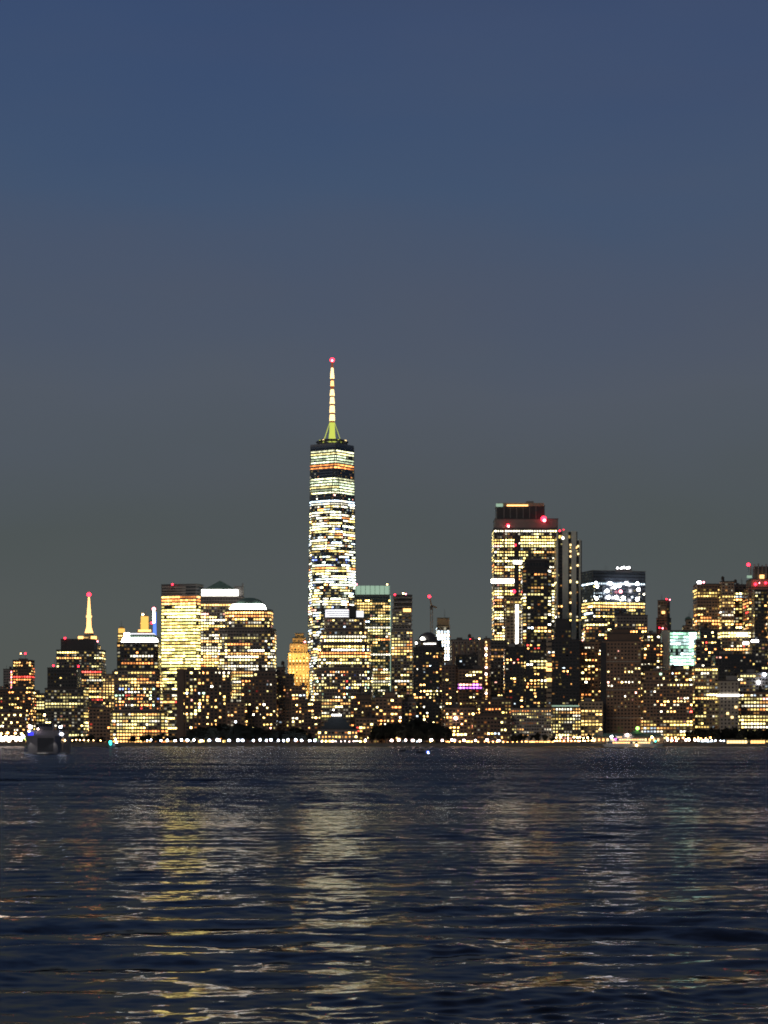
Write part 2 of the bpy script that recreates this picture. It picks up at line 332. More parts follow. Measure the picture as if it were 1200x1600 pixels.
# ------------------------------------------------------------------ water and land
def water_material():
    m = bpy.data.materials.new('harbour_water'); m.use_nodes = True; n = m.node_tree; b = n.nodes['Principled BSDF']
    n.nodes.remove(b); gl = n.nodes.new('ShaderNodeBsdfGlossy'); df = n.nodes.new('ShaderNodeBsdfDiffuse'); fr = n.nodes.new('ShaderNodeFresnel'); mxs = n.nodes.new('ShaderNodeMixShader')
    gl.inputs['Color'].default_value = (.50, .50, .53, 1); gl.inputs['Roughness'].default_value = .05      # rough water shelters about half of a grazing reflection
    df.inputs['Color'].default_value = (.006, .007, .007, 1); fr.inputs['IOR'].default_value = 1.33
    n.links.new(fr.outputs[0], mxs.inputs[0]); n.links.new(df.outputs[0], mxs.inputs[1]); n.links.new(gl.outputs[0], mxs.inputs[2]); n.links.new(mxs.outputs[0], n.nodes['Material Output'].inputs[0])
    g = n.nodes.new('ShaderNodeNewGeometry')
    def slope(scale, sx, sy, amp, detail, skew=0):
        mp_ = n.nodes.new('ShaderNodeMapping'); mp_.inputs['Scale'].default_value = (sx, sy, 1)
        n.links.new(g.outputs['Position'], mp_.inputs[0])
        z = n.nodes.new('ShaderNodeTexNoise'); z.inputs['Scale'].default_value = scale; z.inputs['Detail'].default_value = detail
        n.links.new(mp_.outputs[0], z.inputs['Vector'])
        s = n.nodes.new('ShaderNodeVectorMath'); s.operation = 'SUBTRACT'; s.inputs[1].default_value = (.5, .5+skew, .5)
        n.links.new(z.outputs['Color'], s.inputs[0])
        k = n.nodes.new('ShaderNodeVectorMath'); k.operation = 'MULTIPLY'; k.inputs[1].default_value = amp
        n.links.new(s.outputs[0], k.inputs[0]); return k
    # ripples too fine for the mesh: they take over with distance, where the mesh only carries the longer waves
    s1 = slope(1.0, 2.2, 3.6, (.9, 1.0, .9), 5); s2 = slope(1.0, .08, .16, (.06, .12, 0), 3);
    # only wave faces leaning towards the open harbour are seen at this low angle: their slopes follow a Rayleigh spread
    sx_ = n.nodes.new('ShaderNodeSeparateXYZ'); n.links.new(s1.outputs[0], sx_.inputs[0])
    cxz = n.nodes.new('ShaderNodeCombineXYZ'); n.links.new(sx_.outputs[0], cxz.inputs[0]); n.links.new(sx_.outputs[2], cxz.inputs[1])
    ray = n.nodes.new('ShaderNodeVectorMath'); ray.operation = 'LENGTH'; n.links.new(cxz.outputs[0], ray.inputs[0])
    neg = n.nodes.new('ShaderNodeMath'); neg.operation = 'MULTIPLY'; neg.inputs[1].default_value = -1; n.links.new(ray.outputs['Value'], neg.inputs[0])
    s1 = n.nodes.new('ShaderNodeCombineXYZ'); n.links.new(sx_.outputs[1], s1.inputs[0]); n.links.new(neg.outputs[0], s1.inputs[1])
    ln = n.nodes.new('ShaderNodeVectorMath'); ln.operation = 'LENGTH'; n.links.new(g.outputs['Position'], ln.inputs[0])
    mr = n.nodes.new('ShaderNodeMapRange'); n.links.new(ln.outputs['Value'], mr.inputs[0])
    for q, v_ in zip((1, 2, 3, 4), (60, 420, .05, 1.5)): mr.inputs[q].default_value = v_
    mr.clamp = True
    gp = n.nodes.new('ShaderNodeTexNoise'); gp.inputs['Scale'].default_value = 1; gp.inputs['Detail'].default_value = 2
    gm_ = n.nodes.new('ShaderNodeMapping'); gm_.inputs['Scale'].default_value = (.012, .03, 1); n.links.new(g.outputs['Position'], gm_.inputs[0]); n.links.new(gm_.outputs[0], gp.inputs['Vector'])
    gr = n.nodes.new('ShaderNodeMapRange'); n.links.new(gp.outputs['Fac'], gr.inputs[0])
    for q, v_ in zip((1, 2, 3, 4), (.32, .68, .55, 1.4)): gr.inputs[q].default_value = v_
    mm_ = n.nodes.new('ShaderNodeMath'); mm_.operation = 'MULTIPLY'; n.links.new(mr.outputs[0], mm_.inputs[0]); n.links.new(gr.outputs[0], mm_.inputs[1])
    sc1 = n.nodes.new('ShaderNodeVectorMath'); sc1.operation = 'SCALE'; n.links.new(s1.outputs[0], sc1.inputs[0]); n.links.new(mm_.outputs[0], sc1.inputs['Scale'])
    s3 = slope(1.0, 1.5, 1.9, (.22, .22, 0), 3)
    a0 = n.nodes.new('ShaderNodeVectorMath'); n.links.new(sc1.outputs[0], a0.inputs[0]); n.links.new(s3.outputs[0], a0.inputs[1])
    a1 = n.nodes.new('ShaderNodeVectorMath'); n.links.new(a0.outputs[0], a1.inputs[0]); n.links.new(s2.outputs[0], a1.inputs[1])
    a2 = n.nodes.new('ShaderNodeVectorMath'); n.links.new(a1.outputs[0], a2.inputs[0]); n.links.new(g.outputs['Normal'], a2.inputs[1])
    nn = n.nodes.new('ShaderNodeVectorMath'); nn.operation = 'NORMALIZE'; n.links.new(a2.outputs[0], nn.inputs[0])
    n.links.new(nn.outputs[0], gl.inputs['Normal']); n.links.new(nn.outputs[0], fr.inputs['Normal']); MATS['water'] = m
water_material()
def make_water():
    rg = np.random.default_rng(5)
    d = [27.0]
    while d[-1] < 150: d.append(d[-1]*1.0024)
    while d[-1] < 900: d.append(d[-1]*1.0032)
    while d[-1] < 2600: d.append(d[-1]*1.02)
    d = np.array(d); nr = len(d); nc = 470
    core = np.linspace(-.2, .2, 440); w_out = np.linspace(0, 1, 36)[1:]**1.6; nc = 440+2*len(w_out)
    Yg = np.repeat(d[:, None], nc, 1); Xc = d[:, None]*core[None, :]; Xo = .2*d[:, None]+(60+.12*d[:, None])*w_out[None, :]; Xg = np.concatenate([-Xo[:, ::-1], Xc, Xo], 1)
    sp = np.maximum(np.repeat(np.gradient(d)[:, None], nc, 1), np.gradient(Xg, axis=1)*.7)
    Zg = np.zeros_like(Xg); Dx = np.zeros_like(Xg); Dy = np.zeros_like(Xg)
    def env(s, seed):
        q = np.random.default_rng(seed); e = np.zeros_like(Xg)
        for _ in range(7):
            a = q.uniform(0, 6.283); k = s*q.uniform(.5, 1.5); e += np.sin(Xg*k*math.cos(a)*.6+Yg*k*math.sin(a)+q.uniform(0, 6.28))
        return np.clip(.85+.42*e, .08, 2.2)
    for lo, hi, nw, slope, es in ((.34, .6, 40, .036, .9), (.6, 1.2, 40, .044, .5), (1.2, 2.4, 32, .040, .25), (2.4, 5, 22, .036, .1), (5, 13, 14, .034, .04)):
        ev = env(es, int(lo*10))
        for _ in range(nw):
            lam = math.exp(rg.uniform(math.log(lo), math.log(hi))); k = 2*math.pi/lam
            th = -math.pi/2 + rg.normal(.08, .85 if lo < 1 else (.7 if lo < 2 else .55)); kx, ky = k*math.cos(th), k*math.sin(th)
            A = slope*math.sqrt(2/nw)/k
            fade = np.clip((lam/sp-3.2)/3.5, 0, 1)*ev*A
            ph = kx*Xg+ky*Yg+rg.uniform(0, 6.283)
            Zg += fade*np.cos(ph); s_ = np.sin(ph)*fade*.9; Dx -= kx/k*s_; Dy -= ky/k*s_
    Zg[:, :4] -= np.array([.5, .25, .1, .03]); Zg[:, -4:] -= np.array([.03, .1, .25, .5]); Zg[0] -= .5; Zg[1] -= .25
    v = np.stack([Xg+Dx, Yg+Dy, Zg], -1).reshape(-1, 3)
    i = np.arange(nr*nc).reshape(nr, nc)
    f = np.stack([i[:-1, :-1], i[:-1, 1:], i[1:, 1:], i[1:, :-1]], -1).reshape(-1, 4)
    me = bpy.data.meshes.new('water'); me.vertices.add(len(v)); me.vertices.foreach_set('co', v.ravel())
    me.loops.add(f.size); me.loops.foreach_set('vertex_index', f.ravel())
    me.polygons.add(len(f)); me.polygons.foreach_set('loop_start', np.arange(0, f.size, 4)); me.polygons.foreach_set('loop_total', np.full(len(f), 4))
    me.polygons.foreach_set('use_smooth', np.ones(len(f), bool)); me.update(calc_edges=True); me.validate()
    me.materials.append(MATS['water']); o = bpy.data.objects.new('water', me); col.objects.link(o); tag(o, kind='structure')
make_water()
b = MB(); b.quad((-40000, -2000, -.22), (40000, -2000, -.22), (40000, 40000, -.22), (-40000, 40000, -.22))
tag(b.build('deep_water', 'water'), kind='structure')
b = MB(); b.prism([(-2600, 2495), (-300, 2495), (-60, 2497), (60, 2482), (900, 2470), (2600, 2470), (12000, 40000), (-12000, 40000)], -3, GZ)
tag(b.build('ground', 'paving'), kind='structure')
b = MB(); b.prism([(-2600, 2493.6), (-300, 2493.6), (-60, 2495.6), (60, 2480.6), (900, 2468.6), (2600, 2468.6), (2600, 2469.8), (900, 2469.8), (60, 2481.8), (-60, 2496.8), (-300, 2494.8), (-2600, 2494.8)], -3.2, GZ+.7)
tag(b.build('seawall', 'seawall_stone'), 'low dark stone seawall running along the whole waterfront', 'seawall')

# ------------------------------------------------------------------ One tall tapering skyscraper with the lit spire
def main_tower():
    D = 3300; cx, cy = PX(518, D), D+44; zb, zt = 60, PZ(693, D)
    root = empty('skyscraper', (cx, cy, GZ))
    tag(root, 'tallest tapering glass skyscraper with chamfered corners and a lit spire', 'skyscraper')
    a0 = -80; A = []; T = []
    for k in range(4):
        t = R(a0+45+90*k); A.append((cx+43.6*math.cos(t), cy+43.6*math.sin(t)))
        t = R(a0+90*k); T.append((cx+30.6*math.cos(t), cy+30.6*math.sin(t)))
    b = MB(); b.prism(A, GZ, zb); b.build('base', 'curtain_glass', root)
    b = MB(); b.v = [(x, y, zb) for x, y in A]+[(x, y, zt) for x, y in T]
    for k in range(4):
        b.f.append((k, 4+(k+1) % 4, 4+k)); b.f.append((k, (k+1) % 4, 4+(k+1) % 4))
    b.f.append((4, 5, 6, 7)); b.g = [None]*9; shaft = b.build('tapered_shaft', 'wtc_glass', root)
    def sect(z):
        t = (z-zb)/(zt-zb); t = min(1, max(0, t)); p = []
        for k in range(4):
            for q in (T[k], T[(k+1) % 4]): p.append((A[k][0]*(1-t)+q[0]*t, A[k][1]*(1-t)+q[1]*t))
        return p
    bands = [(690, 698, 'none'), (698, 721, 'top'), (721, 723.5, 'none'), (723.5, 730, 'topw'), (730, 742, 'few'), (742, 770, 'top'), (770, 777, 'few'), (777, 787, 'white'),
             (787, 797, 'wtcd'), (797, 808, 'wtc'), (808, 820, 'busy'), (915, 922, 'wtcd'), (960, 1200, 'wtcd')]
    windows(root, sect, zb+2, zt-2, D, 'wtc', bands, 3.9, 2.6, True, random.Random(11), .84, .44, .25, shaft)
    b = MB(); b.prism(grow(T, .5), zt, zt+3); b.build('parapet', 'steel', root)
    for k in range(4):                                   # the seams where the triangular faces meet
        for q in (k, (k+1) % 4):
            b = MB(); b.tube((A[k][0], A[k][1], zb), (T[q][0], T[q][1], zt), .8, .8, 4); b.build('corner_seam', 'dark_panel', root)
    # communication rings
    for k, (r0, y) in enumerate(((21, 689), (22, 685), (18.5, 683))):
        z = PZ(y, D)
        b = MB(); nseg = 24
        for j in range(nseg):
            t0, t1 = 2*math.pi*j/nseg, 2*math.pi*(j+1)/nseg
            b.tube((cx+r0*math.cos(t0), cy+r0*math.sin(t0), z), (cx+r0*math.cos(t1), cy+r0*math.sin(t1), z), 1.1)
            if j % 2 == 0: b.tube((cx+r0*math.cos(t0), cy+r0*math.sin(t0), z), (cx+r0*.8*math.cos(t0), cy+r0*.8*math.sin(t0), zt+2), .5)
        b.build('ring', 'dark_panel', root)
    for dx, dy, mt in ((-12, -16, 'mast_white'), (19, -10, 'mast_white'), (9, -18, 'mast_green'), (-17, -11, 'mast_green')):
        b = MB(); b.ball((cx+dx, cy+dy, PZ(684, D)), 1.5); b.build('ring_lamp', mt, root)
    # spire: its floodlit look is put into glowing surfaces
    sp = MB(); sp.cone(cx, cy, 4.2, 1.3, zt+2, PZ(556, D), 10); spo = sp.build('spire', 'spire_red_glow', root)
    sp = MB(); sp.cone(cx, cy, 4.6, 3.6, zt+3, PZ(654, D), 10); sp.build('spire_glow', 'mast_green', root, under=spo)
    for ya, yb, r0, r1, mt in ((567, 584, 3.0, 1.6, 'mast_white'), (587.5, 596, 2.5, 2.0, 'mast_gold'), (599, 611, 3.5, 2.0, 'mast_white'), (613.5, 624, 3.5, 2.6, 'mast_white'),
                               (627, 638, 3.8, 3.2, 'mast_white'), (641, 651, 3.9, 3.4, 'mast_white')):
        sp = MB(); sp.cone(cx, cy, r0, r1, PZ(yb, D), PZ(ya, D), 10); sp.build('spire_glow', mt, root, under=spo)
    for k in range(8):
        t = R(22+45*k); b = MB(); b.tube((cx+14*math.cos(t), cy+14*math.sin(t), PZ(686, D)), (cx+3.5*math.cos(t), cy+3.5*math.sin(t), PZ(653, D)), .3)
        b.build('stay_cable', 'mast_green', root)  # cables glow green in place of light falling on them
    b = MB(); b.ball((cx, cy, PZ(554.5, D)), 3.2); b.build('beacon', 'beacon_red', root)
    b = MB(); b.ball((cx, cy-3.2, PZ(556, D)), 1.4); b.build('beacon', 'beacon_pink', root)
main_tower()

# ------------------------------------------------------------------ towers, left to right
B('apartment_tower', 'red beaconed far left tower glowing with orange windows', 'building', 3300, [(20, 54, 1032)], 30, 'dark_brick', 'warm', bands=[(1055, 1065, 'redline'), (1032, 1040, 'loww')])
r_ = bpy.context.scene.objects[-1] if False else [o for o in col.objects if o.get('label', '').startswith('red beaconed')][0]
beacon(r_, 39, 1021, 3300); beacon(r_, 32, 1021, 3300, 'lamp_warm', .6)
t = B('apartment_tower', 'narrow tower with pinkish vertical light strip at the left edge of the skyline', 'building', 3380, [(5, 20, 1046)], 25, 'concrete', 'warm')
for k in range(8): blk(t, 'strip_light', 'mast_gold' if k % 2 else 'beacon_pink', 3380, 17, 18.5, 1049+4*k, 1051.5+4*k, -.6, .5)
B('apartment_block', 'broad low block of scattered windows at the far left edge', 'building', 2950, [(-40, 56, 1078)], 40, 'dark_brick', 'warm')
B('waterfront_block', 'dark waterfront block behind the two glaring floodlights at left', 'building', 2700, [(-50, 46, 1113)], 30, 'brick', 'resid')
B('office_block', 'low dark block with yellow lit lines beside the banded left tower', 'building', 3050, [(52, 78, 1084)], 30, 'dark_panel', 'lines', rows=True)

D = 7000
t = B('stepped_skyscraper', 'distant stepped tower with the glowing orange mast at left', 'skyscraper', D, [(112, 162, 1030), (117, 157, 1008), (121, 153, 994)], 55, 'stone', 'gold', plant=False, fh=5)
for x0, x1 in ((122, 130), (142, 151)): blk(t, 'crown_light', 'mast_gold', D, x0, x1, 994, 1000, -3, 2)
b = MB(); X = PX(137, D)
for (ya, yb, r0, r1) in ((980, 989, 13, 8), (964, 980, 7.5, 6), (961, 964, 8.5, 8.5), (950, 961, 6, 5), (932, 950, 4.6, 2.4)): b.cone(X, D+30, r0, r1, PZ(yb, D), PZ(ya, D), 10)
b.build('mast', 'mast_gold', t); b = MB(); b.cone(X, D+30, 15, 13, PZ(995, D), PZ(988.6, D), 10); b.build('mast_base', 'stone', t)
b = MB(); b.ball((X, D+30, PZ(928, D)), 6.5); b.build('beacon', 'beacon_red', t)

D = 3300
t = B('office_tower', 'dark office tower with banded orange windows below the distant glowing mast', 'building', D, [(88, 165, 1016), (95, 153, 999, {'mat': 'black_panel', 'st': 'none', 'back': 5})], 45, 'dark_panel', 'warmoff', rows=True,
      bands=[(1016, 1029, 'busy'), (1029, 1046, 'dim'), (1046, 1062, 'warmoff')], plant=False)
beacon(t, 101, 997, D); beacon(t, 152, 1002, D, 'beacon_pink', 1)
D = 2900
t = B('office_tower', 'black topped stepped tower with two red beacons at left', 'building', D, [(70, 138, 1076), (74, 127, 1044, {'st': 'few', 'mat': 'black_panel'})], 45, 'dark_panel', 'lines', rows=True, plant=False,
      bands=[(1080, 1125, 'lines'), (1125, 1150, 'busy')])
beacon(t, 83, 1040, D); beacon(t, 122, 1041, D)
B('apartment_tower', 'slim tan tower glowing gold beside the white crowned tower', 'building', 3150, [(160, 187, 1054)], 30, 'tan', 'gold', wf=.5)
B('apartment_block', 'plain brown block with few lit windows behind the teal lit boat', 'building', 2700, [(139, 177, 1106)], 30, 'brick', 'few')

D = 2800
t = B('office_tower', 'stepped office tower with a dazzling white crown at left', 'building', D, [(175, 263, 1112), (178, 255, 1047), (182, 252, 1004, {'mat': 'black_panel'})], 48, 'granite', 'mix', rows=True, plant=False, shape='cham', arg=5,
      bands=[(1004, 1014, 'dim'), (1014, 1046, 'dim'), (1046, 1068, 'warmoff'), (1072, 1100, 'mix'), (1110, 1138, 'grid'), (1138, 1160, 'lobby')])
for x0, x1 in ((194, 202), (217, 225), (240, 248)): blk(t, 'lit_shaft', 'crown_grey', D, x0, x1, 1013, 1044, -1.2, 1) if False else None
blk(t, 'crown_light', 'crown_white', D, 189, 248, 996, 1003, 2, 34, (192, 246, 1))
blk(t, 'crown_cap', 'copper', D, 193, 245, 991, 996, 4, 30)
blk(t, 'crown_light', 'crown_grey', D, 196, 243, 989, 991, 5, 28)
blk(t, 'crown_light', 'crown_white', D, 194, 203, 988.5, 996, 3.2, 5)
t = B('stepped_skyscraper', 'distant tower with gilded lantern top just left of the white crown', 'skyscraper', 3700, [(183, 197, 1006), (184, 196, 990), (187, 193, 980)], 12, 'gold_stone', 'gold', plant=False)
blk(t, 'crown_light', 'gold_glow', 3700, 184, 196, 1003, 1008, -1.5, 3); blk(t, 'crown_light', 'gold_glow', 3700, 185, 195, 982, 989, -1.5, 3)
D = 4300
t = B('stepped_skyscraper', 'distant gold floodlit tower rising above the white crown', 'skyscraper', D, [(214, 237, 986), (219, 233, 971), (221, 230, 962)], 18, 'gold_stone', 'gold', plant=False)
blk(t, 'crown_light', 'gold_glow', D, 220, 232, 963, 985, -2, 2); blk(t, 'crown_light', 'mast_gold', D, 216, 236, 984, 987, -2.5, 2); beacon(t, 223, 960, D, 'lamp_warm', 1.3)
D = 6500
t = B('glass_skyscraper', 'distant tower with a blue and white lit mast and pink tip', 'skyscraper', D, [(230, 250, 996)], 35, 'curtain_glass', 'dim', plant=False)
b = MB(); X = PX(239.5, D); b.cone(X, D+15, 3.4, 2.6, PZ(973, D), PZ(953, D), 8); b.build('mast_light', 'crown_white', t)
b = MB(); b.cone(X+2.5, D+15, 5, 4.4, PZ(996, D), PZ(973, D), 8); b.build('mast', 'mast_blue', t)
b = MB(); b.cone(X+5.5, D+14, 1.6, 1.4, PZ(973, D), PZ(956, D), 8); b.build('mast', 'mast_blue', t)
b = MB(); b.ball((X, D+15, PZ(951, D)), 5); b.build('beacon', 'beacon_pink', t); b = MB(); b.ball((X-6, D+12, PZ(973, D)), 3.2); b.build('beacon', 'beacon_red', t)

D = 3000
t = B('office_tower', 'slab office tower with nearly every floor blazing pale yellow', 'building', D, [(252, 317, 913)], 48, 'dark_panel', 'full', rows=True, shape='corner', arg=(.86, 18), fh=4.1, cw=3.6, wf=.9, hf=.5, plant=False,
      bands=[(905, 932, 'none'), (932, 946, 'topw'), (1077, 1084, 'none'), (1084, 1100, 'warmoff'), (1100, 1160, 'dim')])
for k in range(4): blk(t, 'louvre', 'granite', D, 253, 307, 916+4.2*k, 918.4+4.2*k, -.8+5, 2)
beacon(t, 269, 913, D)
D = 2950
t = B('office_tower', 'office tower with white light band and dark pyramid roof', 'building', D, [(313, 382, 932)], 52, 'granite', 'busy', rows=True, plant=False, fh=3.7, cw=3.2,
      bands=[(930, 944, 'none'), (944, 948, 'row'), (955, 962, 'busy'), (975, 990, 'office')])
blk(t, 'crown_light', 'crown_white', D, 315, 374, 921, 931, 2, 36)
blk(t, 'pyramid_roof', 'copper', D, 318, 372, 906, 921, 3, 36, (343, 345, 17)); blk(t, 'roof_plant', 'dark_panel', D, 366, 381, 915, 932, 10, 10); blk(t, 'mast', 'dark_panel', D, 378, 380.5, 911, 932, 8, 2)
D = 2850
t = B('office_tower', 'rounded office tower with white light band and shallow dark dome', 'building', D, [(340, 432, 983), (351, 427, 953)], 56, 'granite', 'office', rows=True, plant=False, shape='round', arg=12, fh=3.7, cw=3.2,
      bands=[(953, 957, 'none'), (957, 964, 'row'), (983, 990, 'none'), (990, 1010, 'lines'), (1010, 1040, 'busy'), (1040, 1160, 'grid')])
b = MB(); p0 = footprint(356, 419, D+6, 42, 'round', 11); p1 = footprint(362, 414, D+9, 36, 'round', 10); b.prism(p0, PZ(952.6, D), PZ(943, D), p1); b.build('crown_light', 'crown_white', t)
b = MB(); b.ball((PX(388, D), D+27, PZ(943, D)-1), 17.5, 16, 10, .55); b.build('dome', 'copper', t, True)
D = 2600
t = B('apartment_tower', 'dark apartment slab speckled with windows before the blazing yellow tower', 'building', D, [(276, 363, 1047, {'shape': 'rect'})], 30, 'dark_brick', 'dense', fh=3.6, cw=4.2, wf=.56, hf=.56)
blk(t, 'pier_wall', 'dark_brick', D, 276, 288, 1045, 1160, -1.2, 6)
B('apartment_tower', 'stepped dark apartment tower in front of the domed tower', 'building', D, [(376, 434, 1060), (396, 432, 1049)], 28, 'dark_brick', 'resid', fh=3.5, cw=3.6, wf=.55)
B('apartment_tower', 'dark apartment tower with a small raised roof box right of the domed tower', 'building', D+15, [(429, 460, 1054), (432, 446, 1043)], 26, 'dark_brick', 'sparse', fh=3.5, cw=3.6)
B('apartment_tower', 'low dark apartment wing beneath the gold floodlit tower', 'building', D+5, [(455, 479, 1072)], 26, 'brick', 'resid', fh=3.5, cw=3.6)
B('apartment_block', 'short brown block between two dark apartment towers at left', 'building', D-20, [(354, 384, 1098)], 24, 'brick', 'sparse', fh=3.5, cw=3.6)
B('apartment_block', 'small dark block left of the stepped museum roof', 'building', D-15, [(470, 503, 1096)], 24, 'dark_brick', 'sparse', fh=3.5, cw=3.6)

D = 3200
t = B('stepped_skyscraper', 'gold floodlit stone tower with a narrowing crown left of the tallest skyscraper', 'skyscraper', D, [(450, 484, 1020), (453, 481, 1006), (457, 478, 997), (461, 475, 990)], 26, 'gold_stone', 'gold', plant=False, wf=.35, cw=4.2)
for y in (1014, 1040, 1070):
    for x in (456, 476):
        l = bpy.data.lights.new('floodlight', 'SPOT'); l.energy = 22000; l.color = (1, .62, .22); l.spot_size = R(120); l.shadow_soft_size = .6
        o = bpy.data.objects.new('floodlight', l); col.objects.link(o); o.parent = t
        o.location = Vector((PX(x, D), D-16, PZ(y+12, D)))-t.location; o.rotation_euler = (R(125), 0, 0)
beacon(t, 476, 1003, D, 'beacon_pink', 1.2)

D = 2850
t = B('office_tower', 'stepped office tower with curved white light band before the tallest skyscraper', 'building', D, [(489, 583, 1046), (496, 579, 1006), (501, 575, 984), (506, 571, 965)], 56, 'granite', 'office', rows=True, plant=False, shape='round', arg=10, fh=3.7, cw=3.2,
      bands=[(965, 984, 'dim'), (984, 1000, 'lines'), (1000, 1020, 'busy'), (1020, 1030, 'row'), (1030, 1046, 'office'), (1046, 1090, 'mix'), (1090, 1106, 'grid'), (1106, 1160, 'dim')])
b = MB(); b.prism(footprint(508, 546, D+3, 34, 'round', 9), PZ(963.5, D), PZ(952, D)); b.build('crown_light', 'crown_grey', t)
blk(t, 'roof_plant', 'black_panel', D, 545, 557, 947, 964, 1, 24); blk(t, 'crown_light', 'crown_grey', D, 557, 568, 954, 963.5, 6, 24)
for k in range(3): blk(t, 'crown_fin', 'granite', D, 509+2*k, 545, 955+3*k, 955.8+3*k, 1.6, 3)
D = 3050
t = B('glass_tower', 'glass office tower topped by a pale green lit screen', 'building', D, [(553, 611, 930)], 50, 'green_glass', 'busy', rows=True, plant=False, fh=3.8, cw=3.2,
      bands=[(930, 935, 'none'), (935, 958, 'gold'), (958, 990, 'office'), (990, 1010, 'warmoff'), (1010, 1040, 'dim'), (1040, 1100, 'grid')])
blk(t, 'crown_screen', 'crown_green', D, 555, 609, 915, 929, 2, 40); beacon(t, 557, 913, D, 'beacon_pink', 1.1); beacon(t, 605, 913, D, 'lamp_warm', .6)
for k in range(8): blk(t, 'screen_mullion', 'green_glass', D, 556+7.4*k, 556.6+7.4*k, 914.6, 929, .8, 1)
blk(t, 'corner_fin', 'crown_green', D, 609.5, 610.6, 930, 1080, -.8, 1)
D = 3000
t = B('office_tower', 'dark banded tower with a golden lit floor right of the green screen', 'building', D, [(611, 645, 985), (613, 643, 952), (615, 644, 930, {'mat': 'dark_panel', 'st': 'dark'})], 34, 'concrete', 'dim', rows=True, plant=False,
      bands=[(981, 993, 'gold'), (1000, 1030, 'warmoff')])
for k in range(7): blk(t, 'louvre', 'concrete', D, 613.5, 644.5, 933+7*k, 935+7*k, -.9, 2)
blk(t, 'crown_light', 'mast_gold', D, 630, 642, 951, 956, -1.2, 1); beacon(t, 617, 929, D); beacon(t, 630, 927, D, 'lamp_warm', .9); beacon(t, 634, 928, D, 'beacon_pink', 1)
D = 2650
t = B('apartment_tower', 'black apartment tower with a rounded domed top and one white floodlight', 'building', D, [(645, 695, 1012), (649, 691, 1001)], 34, 'black_panel', 'resid', plant=False, shape='cham', fh=3.5, cw=3.6, bands=[(1012, 1018, 'none'), (1030, 1036, 'few'), (1045, 1075, 'sparse')])
b = MB(); b.ball((PX(669, D), D+16, PZ(1000, D)-.5), 11.2, 14, 8, .9); b.build('dome', 'dark_panel', t, True)
b = MB(); b.ball((PX(660.5, D), D+4, PZ(998, D)), 2.6, sz=.8); b.build('floodlight', 'crown_white', t)
blk(t, 'ledge_light', 'strip_white', D, 662, 681, 1005, 1006.5, -.8+1.5, 1); blk(t, 'ledge_light', 'strip_white', D, 649, 652, 1003, 1006.5, 0, 1.5)
D = 3100
t = B('slim_tower', 'slim tower under construction glaring white beside the crane', 'building', D, [(681, 706, 1034), (682, 703, 978), (683, 702, 966, {'mat': 'tan', 'st': 'none'})], 22, 'stone', 'white', rows=True, plant=False, fh=4.2, bands=[(1080, 1160, 'dim')], hf=.75)
for k in range(3): blk(t, 'safety_net', 'boat_orange', D, 683-k, 704+k, 994.5, 995.8, -2-k, 1) if k == 0 else None
t2 = empty('tower_crane', (PX(674, D), D+8, GZ)); tag(t2, 'thin tower crane mast with a red light at its tip', 'crane')
b = MB(); x = PX(674.5, D)
for sx, sy in ((-1.4, -1.4), (1.4, -1.4), (1.4, 1.4), (-1.4, 1.4)): b.tube((x+sx, D+8+sy, GZ), (x+sx, D+8+sy, PZ(945, D)), .45, k=4)
z = GZ
while z < PZ(948, D):
    b.tube((x-1.4, D+6.6, z), (x+1.4, D+6.6, z+6), .35, k=4); b.tube((x+1.4, D+6.6, z+6), (x-1.4, D+6.6, z+12), .35, k=4); z += 12
b.build('mast', 'brick', t2); b = MB(); b.tube((x, D+8, PZ(946, D)), (PX(671.5, D), D+8, PZ(933, D)), .9, .6); b.tube((x, D+8, PZ(946, D)), (x+7, D+8, PZ(949, D)), 1.2, 1.0); b.build('jib', 'brick', t2)
b = MB(); b.ball((PX(671, D), D+8, PZ(931.5, D)), 2.0); b.build('beacon', 'beacon_red', t2)
b = MB(); b.box(x-2.2, x+.8, D+5, D+8, PZ(952, D), PZ(946, D)); b.build('cab', 'dark_panel', t2)

D = 2800
t = B('office_tower', 'broad unlit brown slab tower with red roof beacons near the skyline centre', 'building', D, [(704, 758, 1000)], 40, 'granite', 'dark', wf=.4)
for k in range(6): blk(t, 'facade_pier', 'brick', D, 708+8.5*k, 710+8.5*k, 1006, 1110, -.9, 1)
beacon(t, 735, 999, D, 'beacon_red', 1); beacon(t, 749, 998, D, 'lamp_warm', .9)
t = B('slim_tower', 'narrow tower edged by a column of pink lights', 'building', D-30, [(756, 766, 998)], 20, 'brick', 'none')
for k in range(22): blk(t, 'column_light', ('lamp_pink', 'mast_gold')[k % 2] if k % 3 else 'mast_white', D-30, 758.5+(k % 2)*.8, 760.5+(k % 2)*.8, 1002+5*k, 1004+5*k+rnd.random()*1.5, -.6, .5) if k not in (9, 14) else None
B('apartment_block', 'dark low tower just right of the domed black tower', 'building', 2600, [(690, 716, 1040)], 24, 'dark_brick', 'sparse', fh=3.2, shape='cham')
B('apartment_tower', 'black topped tower with a row of tiny white lights near its roof', 'building', 2720, [(711, 747, 1024)], 26, 'black_panel', 'few', bands=[(1032, 1040, 'spots')])
t = B('apartment_tower', 'warm windowed tower crossed by one purple lit floor', 'building', 2660, [(710, 754, 1046)], 28, 'brick', 'warm', fh=3.5, cw=3.6, wf=.66, bands=[(1046, 1062, 'loww'), (1068.5, 1075.5, 'purple')])
t = B('office_tower', 'dark tower with faint violet lines near its roof', 'building', 2760, [(765, 793, 1001)], 30, 'dark_panel', 'sparse', rows=False, bands=[(1001, 1011, 'none'), (1011, 1030, 'lilac')], plant=False)
